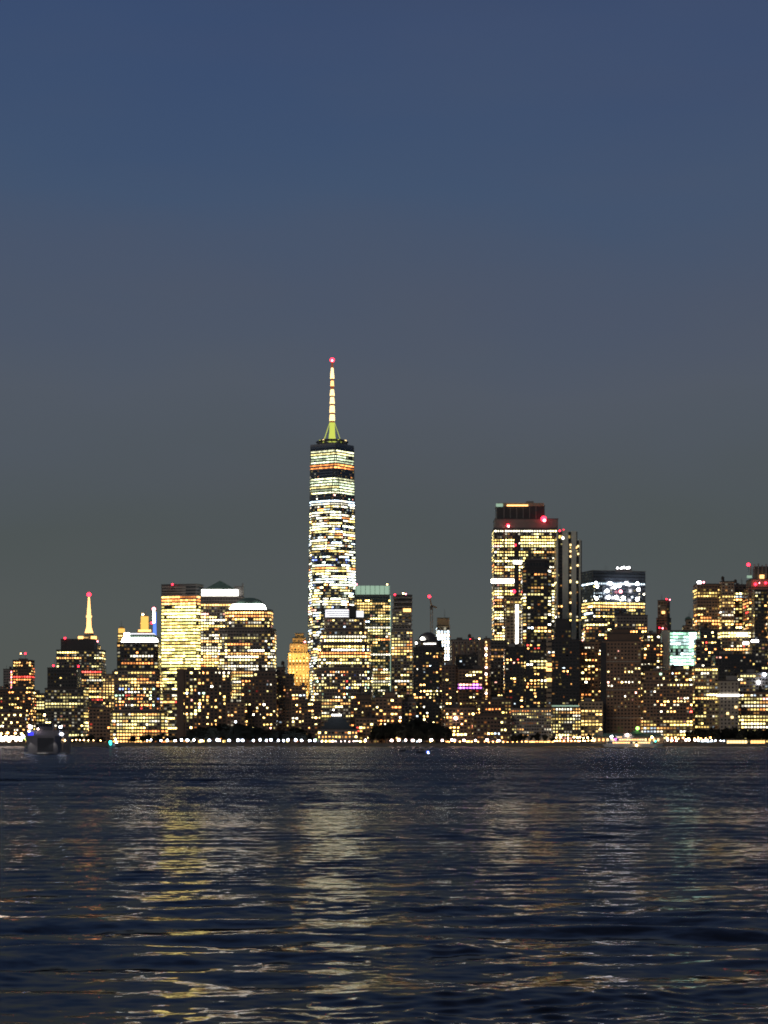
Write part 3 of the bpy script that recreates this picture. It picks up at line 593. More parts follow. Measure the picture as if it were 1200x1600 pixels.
B('apartment_tower', 'dark apartment tower at the foot of the white vertical light strip', 'building', 2640, [(787, 824, 1012)], 28, 'black_panel', 'resid', fh=3.5, cw=3.6, wf=.66, bands=[(1012, 1022, 'few')])
B('apartment_tower', 'black apartment tower with yellow lit floors left of the gold striped column', 'building', 2630, [(819, 856, 1004)], 28, 'black_panel', 'sparse', fh=3.5, cw=3.6, wf=.66, bands=[(1032, 1045, 'office'), (1060, 1082, 'loww')])

D = 3000
t = B('office_tower', 'tall twin faced tower with dark glass crown and big red beacon', 'building', D, [(769, 871, 826), (771, 872, 811, {'mat': 'granite', 'st': 'none'}), (774, 851, 790, {'mat': 'black_panel', 'st': 'none', 'back': 4})], 50, 'dark_panel', 'busy', rows=True, plant=False, shape='rect',
      fh=3.8, cw=3.3, bands=[(826, 834, 'rowp'), (860, 880, 'busy'), (880, 912, 'office')])
blk(t, 'crown_parapet', 'tan', D, 774, 850, 785.5, 790.5, 3, 44); blk(t, 'crown_light', 'strip_white', D, 822, 834, 782.5, 784.5, 8, 4) if False else None
blk(t, 'parapet_light', 'crown_green', D, 775, 786, 786.5, 791.5, 2, 1); blk(t, 'parapet_light', 'mast_gold', D, 792, 825, 788.3, 790.6, 2, 1) ; blk(t, 'roof_plant', 'concrete', D, 822, 834, 782, 786, 8, 6)
for k in range(6): blk(t, 'crown_mullion', 'concrete', D, 787+10*k, 787.9+10*k, 791, 811, 2.9, 1)
blk(t, 'light_band', 'crown_white', D, 767.5, 803, 905, 911, -1.2, 3)
blk(t, 'light_band', 'crown_white', D, 802, 815, 876, 881, -1.2, 2)
blk(t, 'dark_strip', 'black_panel', D, 803, 811, 836, 960, -.7, 1.2); blk(t, 'facade_pier', 'brick', D, 786, 788.5, 826, 980, -.8, 1.2)  # raised black strip marks the dark gap between the two faces
for x, y in ((805, 852),): beacon(t, x, y, D, 'beacon_red', 1.3, -2, False)
beacon(t, 849, 811, D, 'beacon_red', 3.6, -4, False); beacon(t, 793.5, 821, D, 'beacon_red', 2.0, -3, False); beacon(t, 850, 814, D, 'beacon_pink', 2.0, -8, False); beacon(t, 794, 823, D, 'lamp_pink', .9, -7, False)
D = 2880
t = B('office_tower', 'tan stone tower carrying one long white vertical light strip', 'building', D, [(789, 816, 932)], 26, 'tan', 'few', plant=False, cw=4, rows=False, bands=[(940, 975, 'dim')])
blk(t, 'vertical_light', 'strip_white', D, 805.5, 810, 945, 1008, -.8, .7); beacon(t, 803, 924, D, 'beacon_red', 2.4, 2)
D = 2800
t = B('office_tower', 'black faceted tower set before the tall twin faced tower', 'building', D, [(814, 862, 888), (818, 858, 876)], 36, 'black_panel', 'dim', rows=True, plant=False, fh=3.9, shape='cham', arg=5, bands=[(876, 890, 'none'), (890, 900, 'dim'), (925, 945, 'office'), (950, 970, 'office'), (975, 990, 'office')])
b = MB(); b.prism([(PX(822, D), D+8), (PX(860, D), D+8), (PX(860, D), D+30), (PX(822, D), D+30)], PZ(876, D), PZ(871, D), [(PX(828, D), D+14), (PX(854, D), D+14), (PX(854, D), D+24), (PX(828, D), D+24)]); b.build('sloped_roof', 'granite', t)
D = 2900
t = B('office_tower', 'tower of pale vertical piers and dark bays right of the red beacon', 'building', D, [(866, 909, 846), (869, 902, 832, {'back': 2})], 36, 'black_panel', 'few', rows=True, plant=False, fh=4.2, cw=3.4, bands=[(832, 842, 'office'), (905, 912, 'office'), (960, 970, 'office')])
for x0, x1, ya in ((869, 872, 830), (878.5, 888, 828), (892.5, 900.5, 830), (904.5, 907.5, 843)): blk(t, 'facade_pier', 'pale_concrete', D, x0, x1, ya, 1110, -1.0, 3)
for x, y in ((890, 850), (890, 860), (890, 868), (891, 886), (902, 852), (902, 864), (901, 882), (890, 906), (890, 925), (890, 940), (890, 958)): blk(t, 'bay_light', 'mast_white', D, x, x+3.2, y, y+3, -.6, .5)
beacon(t, 875, 829, D, 'beacon_red', 1.2); beacon(t, 881, 828, D, 'beacon_red', 1.2); blk(t, 'facade_light', 'strip_white', D, 878, 881, 839, 842.5, -1.3, .6)
t = B('slim_tower', 'slim tower with a yellow lit corner squeezed behind the vertical piers', 'building', 3150, [(902, 915, 902)], 18, 'dark_panel', 'few', plant=False)
blk(t, 'corner_light', 'lamp_green', 3150, 908.5, 911.5, 908, 942, -.6, .5) if False else blk(t, 'corner_light', 'mast_green', 3150, 908.5, 912, 906, 944, -.6, .5)
D = 3000
t = B('office_tower', 'boxy tower with black roof band and scattered white floodlights', 'building', D, [(911, 1009, 892)], 52, 'curtain_glass', 'office', rows=True, shape='corner', arg=(.14, 74), plant=False, fh=4.1, cw=3.2,
      bands=[(885, 908, 'none'), (908, 914, 'cool'), (914, 941, 'spots'), (941, 948, 'row'), (948, 966, 'busy'), (966, 980, 'dim')])
for k, (dx, y) in enumerate(((0, 887), (4, 886), (9, 887), (12, 886), (6, 890), (-6, 887))):
    b = MB(); b.ball((PX(972+dx, D), D+10, PZ(y, D)), 1.3); b.build('roof_lamp', 'roof_white', t)
b = MB(); b.box(PX(963, D), PX(988, D), D+8, D+12, PZ(893, D), PZ(888, D)); b.build('roof_plant', 'dark_panel', t)
for x, y in ((931, 911), (933, 916), (954, 911), (961, 917), (968, 915), (979, 911), (996, 912), (998, 921), (949, 923), (951, 933), (963, 933), (974, 934), (996, 936), (932, 935), (970, 924)):
    b = MB(); b.ball((PX(x, D), D+2.2, PZ(y, D)), 2.2); b.build('facade_lamp', 'roof_white' if x != 970 else 'beacon_pink', t)
D = 3200
t = B('slim_tower', 'slender brown tower with a lit niche standing alone at right', 'building', D, [(1026, 1049, 966), (1028, 1047, 938)], 20, 'brick', 'dark', plant=False, shape='corner', arg=(.7, 35))
blk(t, 'niche', 'tan', D, 1031, 1040, 947, 958, 1.5, 2); blk(t, 'niche_light', 'mast_gold', D, 1034, 1039, 955, 959, .5, 1); beacon(t, 1042, 936, D, 'beacon_red', 1); beacon(t, 1047, 937, D, 'beacon_pink', .8); beacon(t, 1030, 981, D, 'beacon_red', 1, -3, False); beacon(t, 1035, 982, D, 'beacon_pink', 1, -3, False)
D = 2820
t = B('glass_tower', 'pale green glass tower blazing white beside a blank concrete flank', 'building', D, [(1033, 1089, 986)], 36, 'green_glass', 'green', rows=True, plant=False, fh=4.0, cw=3.0, wf=.92, hf=.72, bands=[(1040, 1200, 'dim')])
blk(t, 'blank_flank', 'pale_concrete', D, 1033, 1047, 985, 1160, -1, 12)
t = B('stepped_skyscraper', 'small tan tower with a dark domed cap behind the white blazing tower', 'building', 3100, [(1066, 1086, 978), (1071, 1082, 968)], 16, 'tan', 'few', plant=False, shape='cham')
b = MB(); b.ball((PX(1076.5, 3100), 3109, PZ(968, 3100)), 4.4, 10, 7); b.build('dome', 'copper', t, True)
D = 2950
t = B('office_tower', 'dark topped tower with warm lit floors and a white roof lamp at right', 'building', D, [(1083, 1126, 913)], 40, 'brick', 'warmoff', rows=True, plant=False, bands=[(905, 921, 'none'), (921, 934, 'gold'), (934, 942, 'none'), (985, 1000, 'rowp')])
b = MB(); b.ball((PX(1094, D), D+8, PZ(909.5, D)), 2.6, sz=.8); b.build('roof_lamp', 'roof_white', t); b = MB(); b.ball((PX(1101, D), D+9, PZ(909, D)), 1.3); b.build('roof_lamp', 'beacon_pink', t)
t = B('office_tower', 'tan stone tower with notched top between two darker towers at right', 'building', D-20, [(1124, 1147, 909)], 32, 'tan', 'few', rows=False, plant=True, cw=3, bands=[(930, 950, 'gold'), (952, 965, 'cool'), (970, 990, 'gold')])
B('office_tower', 'narrow black topped tower with wide lit floors at right', 'building', D+10, [(1145, 1166, 914)], 34, 'dark_panel', 'busy', rows=True, bands=[(905, 925, 'none')])
D = 2900
t = B('office_tower', 'tall crowned tower with red lights cut by the right picture edge', 'building', D, [(1161, 1235, 918, {'mat': 'brick'}), (1166, 1230, 905, {'mat': 'tan', 'st': 'none'})], 44, 'brick', 'warmoff', rows=True, plant=False, bands=[(918, 935, 'dim')])
for k in range(9): blk(t, 'crown_fin', 'concrete', D, 1172+6*k, 1174+6*k, 882-(k % 3), 905, 3+(k % 2)*6, 2)
blk(t, 'crown_core', 'dark_panel', D, 1176, 1226, 884, 905, 10, 20)
blk(t, 'crown_light', 'mast_gold', D, 1187, 1194, 898, 904, 1.5, 1); blk(t, 'crown_light', 'crown_green', D, 1167, 1175, 899, 903, 1.5, 1)
beacon(t, 1170, 882, D, 'beacon_red', 2.2); beacon(t, 1180, 913, D, 'beacon_red', 1.9, -2, False); beacon(t, 1196, 911, D, 'beacon_red', 1.7, -2, False); beacon(t, 1186, 911, D, 'beacon_pink', .8, -2, False)
B('office_tower', 'black slab tower in front of the red lit crown at the right edge', 'building', 2800, [(1175, 1199, 922)], 26, 'black_panel', 'few', plant=False, bands=[(924, 958, 'dim')], rows=True)
B('office_tower', 'tan tower at the far right picture edge', 'building', 2780, [(1196, 1240, 960)], 26, 'tan', 'dim', rows=True)

# the dense middle ground at right
B('apartment_tower', 'dark tower with gold striped column and sloping black top', 'building', 2620, [(853, 906, 1000), (864, 893, 982), (866, 890, 968, {'st': 'none'})], 28, 'black_panel', 'few', plant=False, fh=3.5, cw=3.6, wf=.66, bands=[(1016, 1024, 'few')])
t = [o for o in col.objects if o.get('label', '').startswith('dark tower with gold striped')][0]
for k in range(15): blk(t, 'stacked_bay', 'mast_gold' if k in (6, 7, 9) else 'tan', 2620, 853.5, 862, 988+8*k, 993+8*k, -.9, .9)
t = B('apartment_tower', 'warm speckled tower right of the gold striped column', 'building', 2650, [(893, 946, 1003)], 30, 'brick', 'warm', fh=3.5, cw=3.6, wf=.66, bands=[(1003, 1012, 'few'), (1100, 1160, 'gold')])
blk(t, 'stair_light', 'mast_gold', 2650, 898, 902, 1031, 1048, -.7, .5)
B('apartment_tower', 'dark tower with mixed lit floors under the boxy floodlit tower', 'building', 2740, [(912, 950, 972)], 28, 'dark_panel', 'warmoff', rows=True, bands=[(974, 980, 'rowp')])
t = B('apartment_tower', 'broad brown tower with stepped rooftop behind the lit clock tower', 'building', 2600, [(938, 1002, 1002), (948, 1000, 990, {'st': 'none', 'mat': 'dark_brick'}), (954, 985, 983, {'st': 'none', 'mat': 'dark_brick'})], 30, 'brick', 'few', fh=3.8, cw=3.6, wf=.5, plant=False, bands=[(1005, 1030, 'few'), (1036, 1090, 'sparse'), (1120, 1160, 'none')])
blk(t, 'dark_bay', 'black_panel', 2600, 938, 947, 1004, 1158, -.8, 1)  # black strip down the left edge of the front
for k in range(3): blk(t, 'ledge', 'stone', 2600, 947, 1001, 1033+44*k, 1034.5+44*k, -1.0, 1.2)
B('apartment_tower', 'tower with warm lit floors rising behind the broad brown tower', 'building', 2760, [(960, 1012, 962)], 28, 'granite', 'loww', rows=True, bands=[(962, 972, 'none')])
B('apartment_tower', 'dark stepped tower with warm dots left of the white blazing tower', 'building', 2690, [(996, 1036, 1005), (1002, 1032, 991)], 28, 'dark_brick', 'resid', fh=3.5, cw=3.6, wf=.66)
t = B('apartment_tower', 'wide brown residential block full of warm windows near the moored ferry', 'building', 2590, [(1000, 1083, 1066), (1004, 1046, 1048)], 30, 'brick', 'resid', fh=3.5, cw=3.6, wf=.66, bands=[(1126, 1150, 'grid')])
B('apartment_tower', 'dark notched tower with warm dots below the white blazing tower', 'building', 2640, [(1043, 1082, 1048)], 26, 'dark_brick', 'resid', fh=3.5, cw=3.6, wf=.66)
B('office_tower', 'dark round shouldered tower with clustered yellow windows at right', 'building', 2760, [(1083, 1128, 1000), (1090, 1122, 984)], 30, 'dark_panel', 'warm', shape='cham', rows=False)
t = B('office_tower', 'tower with several glaring floors between the darker towers at right', 'building', 2820, [(1122, 1174, 985)], 30, 'tan', 'warmoff', rows=True, bands=[(986, 995, 'rowp'), (1000, 1012, 'loww')])
blk(t, 'floor_light', 'crown_white', 2820, 1151, 1168, 989, 994, -.8, .6); blk(t, 'floor_light', 'crown_white', 2820, 1161, 1171, 1003, 1007, -.8, .6); blk(t, 'floor_light', 'mast_gold', 2820, 1140, 1149, 990, 994.5, -.8, .6)
B('office_tower', 'dark tower with one blue white sign light near the right edge', 'building', 2740, [(1170, 1200, 998)], 26, 'dark_panel', 'dim', rows=True, plant=False)
t = [o for o in col.objects if o.get('label', '').startswith('dark tower with one blue')][0]; blk(t, 'sign', 'roof_white', 2740, 1174, 1185, 1000, 1003, -.7, .5)
B('office_block', 'black block with few lit windows above the blank beige tower', 'building', 2700, [(1112, 1180, 1023)], 30, 'black_panel', 'few', plant=True)
t = B('office_tower', 'tan tower of ribbon windows just left of the blank beige tower', 'building', 2620, [(1080, 1122, 1042)], 30, 'tan', 'office', rows=True, cw=2.8, bands=[(1100, 1160, 'dim')])
t = B('office_tower', 'blank beige tower crossed by one white light ledge', 'building', 2600, [(1119, 1154, 1064)], 28, 'stone', 'dark', plant=False, wf=.4)
blk(t, 'light_ledge', 'strip_white', 2600, 1119, 1156, 1085, 1087.5, -1.2, 1); blk(t, 'rear_slab', 'concrete', 2600, 1134, 1152, 1056, 1064, 4, 10)
for x, y in ((1135, 1113), (1148, 1103), (1142, 1119)): blk(t, 'window', 'mast_white', 2600, x, x+4, y, y+3.5, -.7, .5)
t = B('office_block', 'wide gridded block with orange and cream window rows at the right edge', 'building', 2630, [(1151, 1240, 1082)], 30, 'brick', 'grid', rows=True, bands=[(1104, 1118, 'warmoff'), (1126, 1140, 'busy')])
t = B('office_tower', 'grey block with a downward floodlight near the right edge', 'building', 2680, [(1150, 1215, 1052)], 28, 'concrete', 'office', rows=True)
b = MB(); b.ball((PX(1185, 2680), 2678.5, PZ(1066, 2680)), 1.8); b.build('floodlight', 'roof_white', t)
b = MB(); b.ball((PX(1194, 2680), 2678.5, PZ(1054, 2680)), 1.8); b.build('floodlight', 'lamp_white', t)

# low waterfront buildings
B('apartment_block', 'dark apartment block with warm windows below the green screened tower', 'building', 2600, [(547, 598, 1094), (556, 580, 1086)], 28, 'dark_brick', 'warm', fh=3.5, cw=3.6, wf=.66)
B('apartment_block', 'brown apartment block between the green screened tower and the domed black tower', 'building', 2590, [(586, 628, 1090), (600, 618, 1082)], 28, 'brick', 'warm', fh=3.5, cw=3.6, wf=.66)
B('apartment_block', 'grey apartment block tucked left of the domed black tower', 'building', 2620, [(620, 650, 1096)], 28, 'concrete', 'sparse', fh=3.5, cw=3.6, wf=.66)
D = 2560
t = B('museum', 'low museum with dark stepped pyramid roof at the waterfront centre', 'building', D, [(496, 560, 1140)], 40, 'granite', 'loww', plant=False, fh=4)
for k in range(4): blk(t, 'roof_step', 'curtain_glass', D, 502+5*k, 552-5*k, 1134-6*k, 1140-6*k, 3+3*k, 34-6*k)
blk(t, 'roof_light', 'strip_white', D, 518, 533, 1116, 1118.5, -1, .8)
for x, y in ((497, 1112), (503, 1118), (506, 1122)): blk(t, 'entrance_light', 'mast_gold', D, x, x+3, y, y+4, -.5, .4) if False else None
B('apartment_block', 'small brick block beside the stepped museum roof', 'building', 2575, [(555, 590, 1122)], 24, 'brick', 'loww', fh=3.5, cw=3.6, wf=.66)
B('low_building', 'long dark low building with one lit window band near the pink lamps', 'building', 2560, [(738, 798, 1118)], 30, 'dark_brick', 'sparse', bands=[(1112, 1128, 'loww')], plant=False)
B('apartment_block', 'dark block with lit middle floor behind the pink lamps', 'building', 2590, [(744, 800, 1094)], 28, 'dark_brick', 'sparse', fh=3.5, cw=3.6, wf=.66, bands=[(1108, 1120, 'loww')])
t = B('low_building', 'brown mid rise block with pinkish floodlight right of the black trees', 'building', 2580, [(694, 742, 1106)], 26, 'brick', 'warm', fh=3.5, cw=3.6, wf=.66)
b = MB(); b.ball((PX(712, 2580), 2578.5, PZ(1122, 2580)), 1.6); b.build('floodlight', 'lamp_pink', t)
B('apartment_block', 'grey waterfront block of faint gridded windows left of the bright cornice', 'building', 2570, [(797, 862, 1107)], 28, 'concrete', 'griddim', fh=3.2, cw=2.6, plant=False)
t = B('apartment_block', 'waterfront block of white gridded windows under a bright cornice line', 'building', 2565, [(860, 908, 1104)], 28, 'dark_panel', 'grid', fh=3.3, cw=2.8, wf=.5, plant=False)
blk(t, 'cornice_light', 'crown_green', 2565, 862, 905, 1102, 1104, -1, .8)
B('apartment_block', 'tan lit block left of the small clock tower', 'building', 2575, [(904, 942, 1096)], 26, 'tan', 'sparse', fh=3.5, cw=3.6, wf=.66, bands=[(1110, 1150, 'gold')])
D = 2500
t = empty('pier_house', (PX(985, D), D+8, GZ)); tag(t, 'tan lit pier house with clock tower beside the moored ferry', 'building')
blk(t, 'wall', 'tan', D, 925, 1036, 1151, 1163, 0, 14); blk(t, 'roof', 'copper', D, 923, 1038, 1146, 1151, -1, 16, (930, 1031, 5))
blk(t, 'tower_wall', 'stone', D, 934, 942, 1141, 1151, 1, 5); blk(t, 'tower_lantern', 'mast_white', D, 934.5, 941.5, 1136, 1141, 1.3, 4.4, (937.5, 938.5, 1.8))
for k in range(16): blk(t, 'window', 'mast_gold' if k % 3 else 'mast_white', D, 928+6.6*k, 931+6.6*k, 1154, 1158, -.4, .3)
b = MB(); b.cone(PX(995, D), D+8, 9, 1, PZ(1147, D), PZ(1141, D), 10); b.build('cupola', 'copper', t); b = MB(); b.ball((PX(997, D), D+5, PZ(1138, D)), 1.9); b.build('cupola_lamp', 'lamp_green', t)
D = 2500
for x0, x1, lab in ((1135, 1168, 'long low pavilion glowing pale yellow under the right hand trees'), (1172, 1196, 'small glowing pavilion at the right end of the waterfront')):
    t = empty('pavilion', (PX((x0+x1)/2, D), D+5, GZ)); tag(t, lab, 'pavilion')
    blk(t, 'wall', 'stone', D, x0, x1, 1156, 1163, 2, 8); blk(t, 'roof', 'roofing', D, x0-1.5, x1+1.5, 1154.6, 1156, -1, 12)
    k = x0+1
    while k < x1-3: blk(t, 'window', 'mast_white' if x0 < 1150 else 'mast_gold', D, k, k+3.6, 1157, 1161.5, 1.6, .3); k += 4.6

# ------------------------------------------------------------------ trees
def tree_proto(seed):
    r = random.Random(seed); tr = MB()
    tr.tube((0, 0, 0), (0, 0, 3.4), .34, .26)
    lobes = []
    for k in range(7):
        a = r.uniform(0, 6.28); q = r.uniform(.6, 2.6); lobes.append((q*math.cos(a), q*math.sin(a), r.uniform(4.2, 7.8), r.uniform(1.5, 2.4)))
    for x, y, z, _ in lobes: tr.tube((0, 0, 3.1), (x*.8, y*.8, z-.4), .2, .06, 5)
    cr_ = MB()
    for x, y, z, rr in lobes:
        for _ in range(75):
            d = Vector((r.gauss(0, 1), r.gauss(0, 1), r.gauss(0, 1))).normalized()*rr*(r.random()**.35)*r.uniform(.9, 1.15)
            c = Vector((x, y, z))+d; u = Vector((r.gauss(0, 1), r.gauss(0, 1), r.gauss(0, 1))).normalized(); v = u.orthogonal().normalized(); s = r.uniform(.3, .6)
            cr_.quad(*[tuple(c+u*s*p+v*s*q) for p, q in ((-1, -1), (1, -1), (1, 1), (-1, 1))])
    return tr.mesh('trunk', 'bark'), cr_.mesh('crown', 'leaf')
TP = [tree_proto(40+k) for k in range(5)]
def trees(x0, x1, n, yfun, D0, D1, label, group):
    for k in range(n):
        px = x0+(x1-x0)*(k+.5+rnd.uniform(-.35, .35))/n; D = rnd.uniform(D0, D1)
        top = PZ(yfun((px-x0)/(x1-x0)) + rnd.uniform(-1.5, 3), D); s = max(.45, (top-GZ)/9.8)
        tm, cm = rnd.choice(TP); o = empty('tree', (PX(px, D), D, GZ)); o.scale = (s*rnd.uniform(.9, 1.25), s, s); o.rotation_euler.z = rnd.uniform(0, 6.28)
        tag(o, label, 'tree', group)
        for nm, me in (('trunk', tm), ('crown', cm)):
            c = bpy.data.objects.new(nm, me); col.objects.link(c); c.parent = o
hump = lambda a, b: (lambda t: b+(a-b)*math.sin(math.pi*t)**.6 if 0 < t < 1 else b)
trees(105, 165, 7, hump(1148, 1152), 2515, 2550, 'black tree behind the small teal lit boat at left', 'trees left of the white lamp row')
trees(196, 290, 9, hump(1147, 1152), 2515, 2550, 'low dark tree at the left start of the white lamp row', 'trees at the start of the white lamps')
trees(292, 425, 20, hump(1131, 1142), 2510, 2560, 'dark tree behind the white lamp row before the speckled apartment slab', 'trees behind the white lamps')
trees(420, 486, 9, hump(1136, 1146), 2510, 2550, 'dark tree at the right end of the white lamp row', 'trees at the end of the white lamps')
trees(580, 702, 24, hump(1124, 1141), 2505, 2555, 'black tree in the big dark clump behind the pink lamps', 'black tree clump right of centre')
trees(795, 868, 9, hump(1146, 1151), 2505, 2540, 'dark tree among the golden quay lights', 'trees among the golden lights')
trees(905, 935, 4, hump(1148, 1151), 2520, 2540, 'dark tree left of the small clock tower', 'trees by the clock tower')
trees(1075, 1225, 22, hump(1136, 1141), 2505, 2550, 'dark tree in the long clump above the glowing pavilions', 'trees above the right hand pavilions')

# ------------------------------------------------------------------ lamps along the quay
def lamp_mesh(kind, hgt, r):
    p = MB(); p.tube((0, 0, 0), (0, 0, .4), .22, .14); p.tube((0, 0, .4), (0, 0, hgt-r*.8), .09, .06); p.tube((0, 0, hgt-r-.15), (0, 0, hgt-r*.75), .22, .3)
    g = MB(); g.ball((0, 0, hgt), r, 8, 6); return p.mesh('pole', 'lamp_iron'), g.mesh('globe', kind, smooth=True)
def lamps(xs, D, kind, label, group, hgt=4.2, r=.5, name='street_lamp'):
    pm, gm = lamp_mesh(kind, hgt, r)
    for x in xs:
        dd = D+rnd.uniform(-1.5, 1.5); o = empty(name, (PX(x, dd), dd, GZ)); tag(o, label, 'lamp', group); s = rnd.uniform(.65, 1.3); o.scale = (s, s, rnd.uniform(.88, 1.08))
        for nm, me in (('pole', pm), ('globe', gm)):
            c = bpy.data.objects.new(nm, me); col.objects.link(c); c.parent = o
def seq(a, b_, step, jit=.25):
    x = a; o = []
    while x < b_: o.append(x+rnd.uniform(-jit, jit)*step); x += step*rnd.choice((.7, 1, 1, 1.2))
    return o
lamps(seq(252, 402, 10.2)+seq(404, 492, 10.6), 2500, 'lamp_white', 'blue white globe lamp in the bright row along the left promenade', 'blue white promenade lamps', r=1.15)
lamps([230, 236], 2500, 'lamp_white', 'blue white lamp of the pair just left of the promenade row', 'pair of blue white lamps', r=.75)
lamps([612, 623, 634, 645, 656, 674, 691, 706, 710, 725, 743, 761, 779], 2490, 'lamp_pink', 'pinkish white lamp in the row below the big black trees', 'pinkish quay lamps', r=1.15)
lamps([108, 113, 119, 125, 131, 138, 146, 157], 2500, 'lamp_warm', 'small warm lamp between the dark ferry and the teal lit boat', 'small warm lamps at left', r=.55)
lamps(seq(504, 566, 6), 2502, 'lamp_pink', 'tiny lamp on the quay in front of the museum', 'museum quay lamps', 3.0, .42)
lamps([571], 2498, 'lamp_pink', 'large glaring white lamp right of the museum quay', None, 4.0, 1.2)
lamps([494], 2500, 'lamp_green', 'yellow green lamp at the end of the promenade row', None, 5, .9)
lamps(seq(816, 864, 4.2), 2488, 'lamp_amber', 'amber lamp in the glowing golden quay cluster', 'amber quay lamps', 2.6, .5)
lamps(seq(866, 934, 5.2), 2488, 'lamp_warm', 'warm lamp on the quay left of the small clock tower', 'warm quay lamps', 3.6, .55)
lamps([786, 793, 801, 808], 2488, 'lamp_amber', 'low amber lamp right of the pink lamp row', 'low amber lamps', 2.4, .45)
lamps([1043, 1050, 1057, 1072, 1077, 1086, 1091, 1099, 1105], 2486, 'flood_white', 'glaring floodlight on the quay right of the moored ferry', 'glaring quay floodlights', 4.2, .95)
lamps([1112, 1118, 1126, 1131], 2488, 'lamp_white', 'small white lamp left of the long glowing pavilion', 'small white lamps by the pavilion', 3.6, .6)
lamps([4, 14], 2498, 'flood_white', 'big overexposed floodlight at the far left waterline', 'far left floodlights', 5, 2.2)
lamps([25, 32], 2498, 'flood_white', 'second pair of overexposed floodlights left of the dark ferry', 'floodlights left of the ferry', 5, 2.0)
lamps([1, 8, 11, 18, 22, 28, 36], 2515, 'flood_white', 'added floodlight spreading the warm glare at the far left waterfront', 'added lamps of the far left glare', 7.5, 1.6)  # extra lamps widen the glare here, in place of bloom
lamps([2, 12, 24, 34], 2520, 'lamp_amber', 'added orange lamp warming the glare above the far left floodlights', 'added orange lamps of the far left glare', 12, 1.2)  # orange lamps added to warm the same glare
lamps(seq(1040, 1110, 7), 2500, 'lamp_amber', 'orange lamp added for glow behind the glaring quay floodlights', 'added orange glow lamps behind the quay floodlights', 6.5, .8)  # lamps added to give this stretch of quay an orange glow
lamps(seq(700, 790, 9), 2500, 'lamp_amber', 'small orange lamp behind the pinkish quay lamps', 'small orange lamps behind the pinkish lamps', 2.6, .6)
lamps(seq(870, 930, 8), 2500, 'lamp_warm', 'tall warm lamp under the white gridded waterfront block', 'tall warm lamps under the gridded block', 7, .8)
lamps([39], 2500, 'lamp_green', 'dim yellowish lamp just left of the dark ferry', None, 5, .9)
def canopy(px, label):
    D = 2486; x = PX(px, D); t = empty('canopy_tent', (x, D+4, GZ)); tag(t, label, 'tent', 'lit canopy tents')
    b = MB()
    for sx in (-2.2, 2.2):
        for sy in (-2, 2): b.tube((x+sx, D+4+sy, GZ), (x+sx, D+4+sy, GZ+3), .1)
    b.build('frame', 'steel', t); b = MB(); b.prism([(x-2.6, D+1.6), (x+2.6, D+1.6), (x+2.6, D+6.4), (x-2.6, D+6.4)], GZ+3, GZ+7, [(x-.1, D+3.9), (x+.1, D+3.9), (x+.1, D+4.1), (x-.1, D+4.1)]); b.build('roof', 'canvas', t)
    b = MB(); b.ball((x, D+3, GZ+2.4), .35); b.build('lamp', 'lamp_amber', t)
for px in (824, 834, 847, 857): canopy(px, 'small peaked canopy tent glowing orange on the quay')

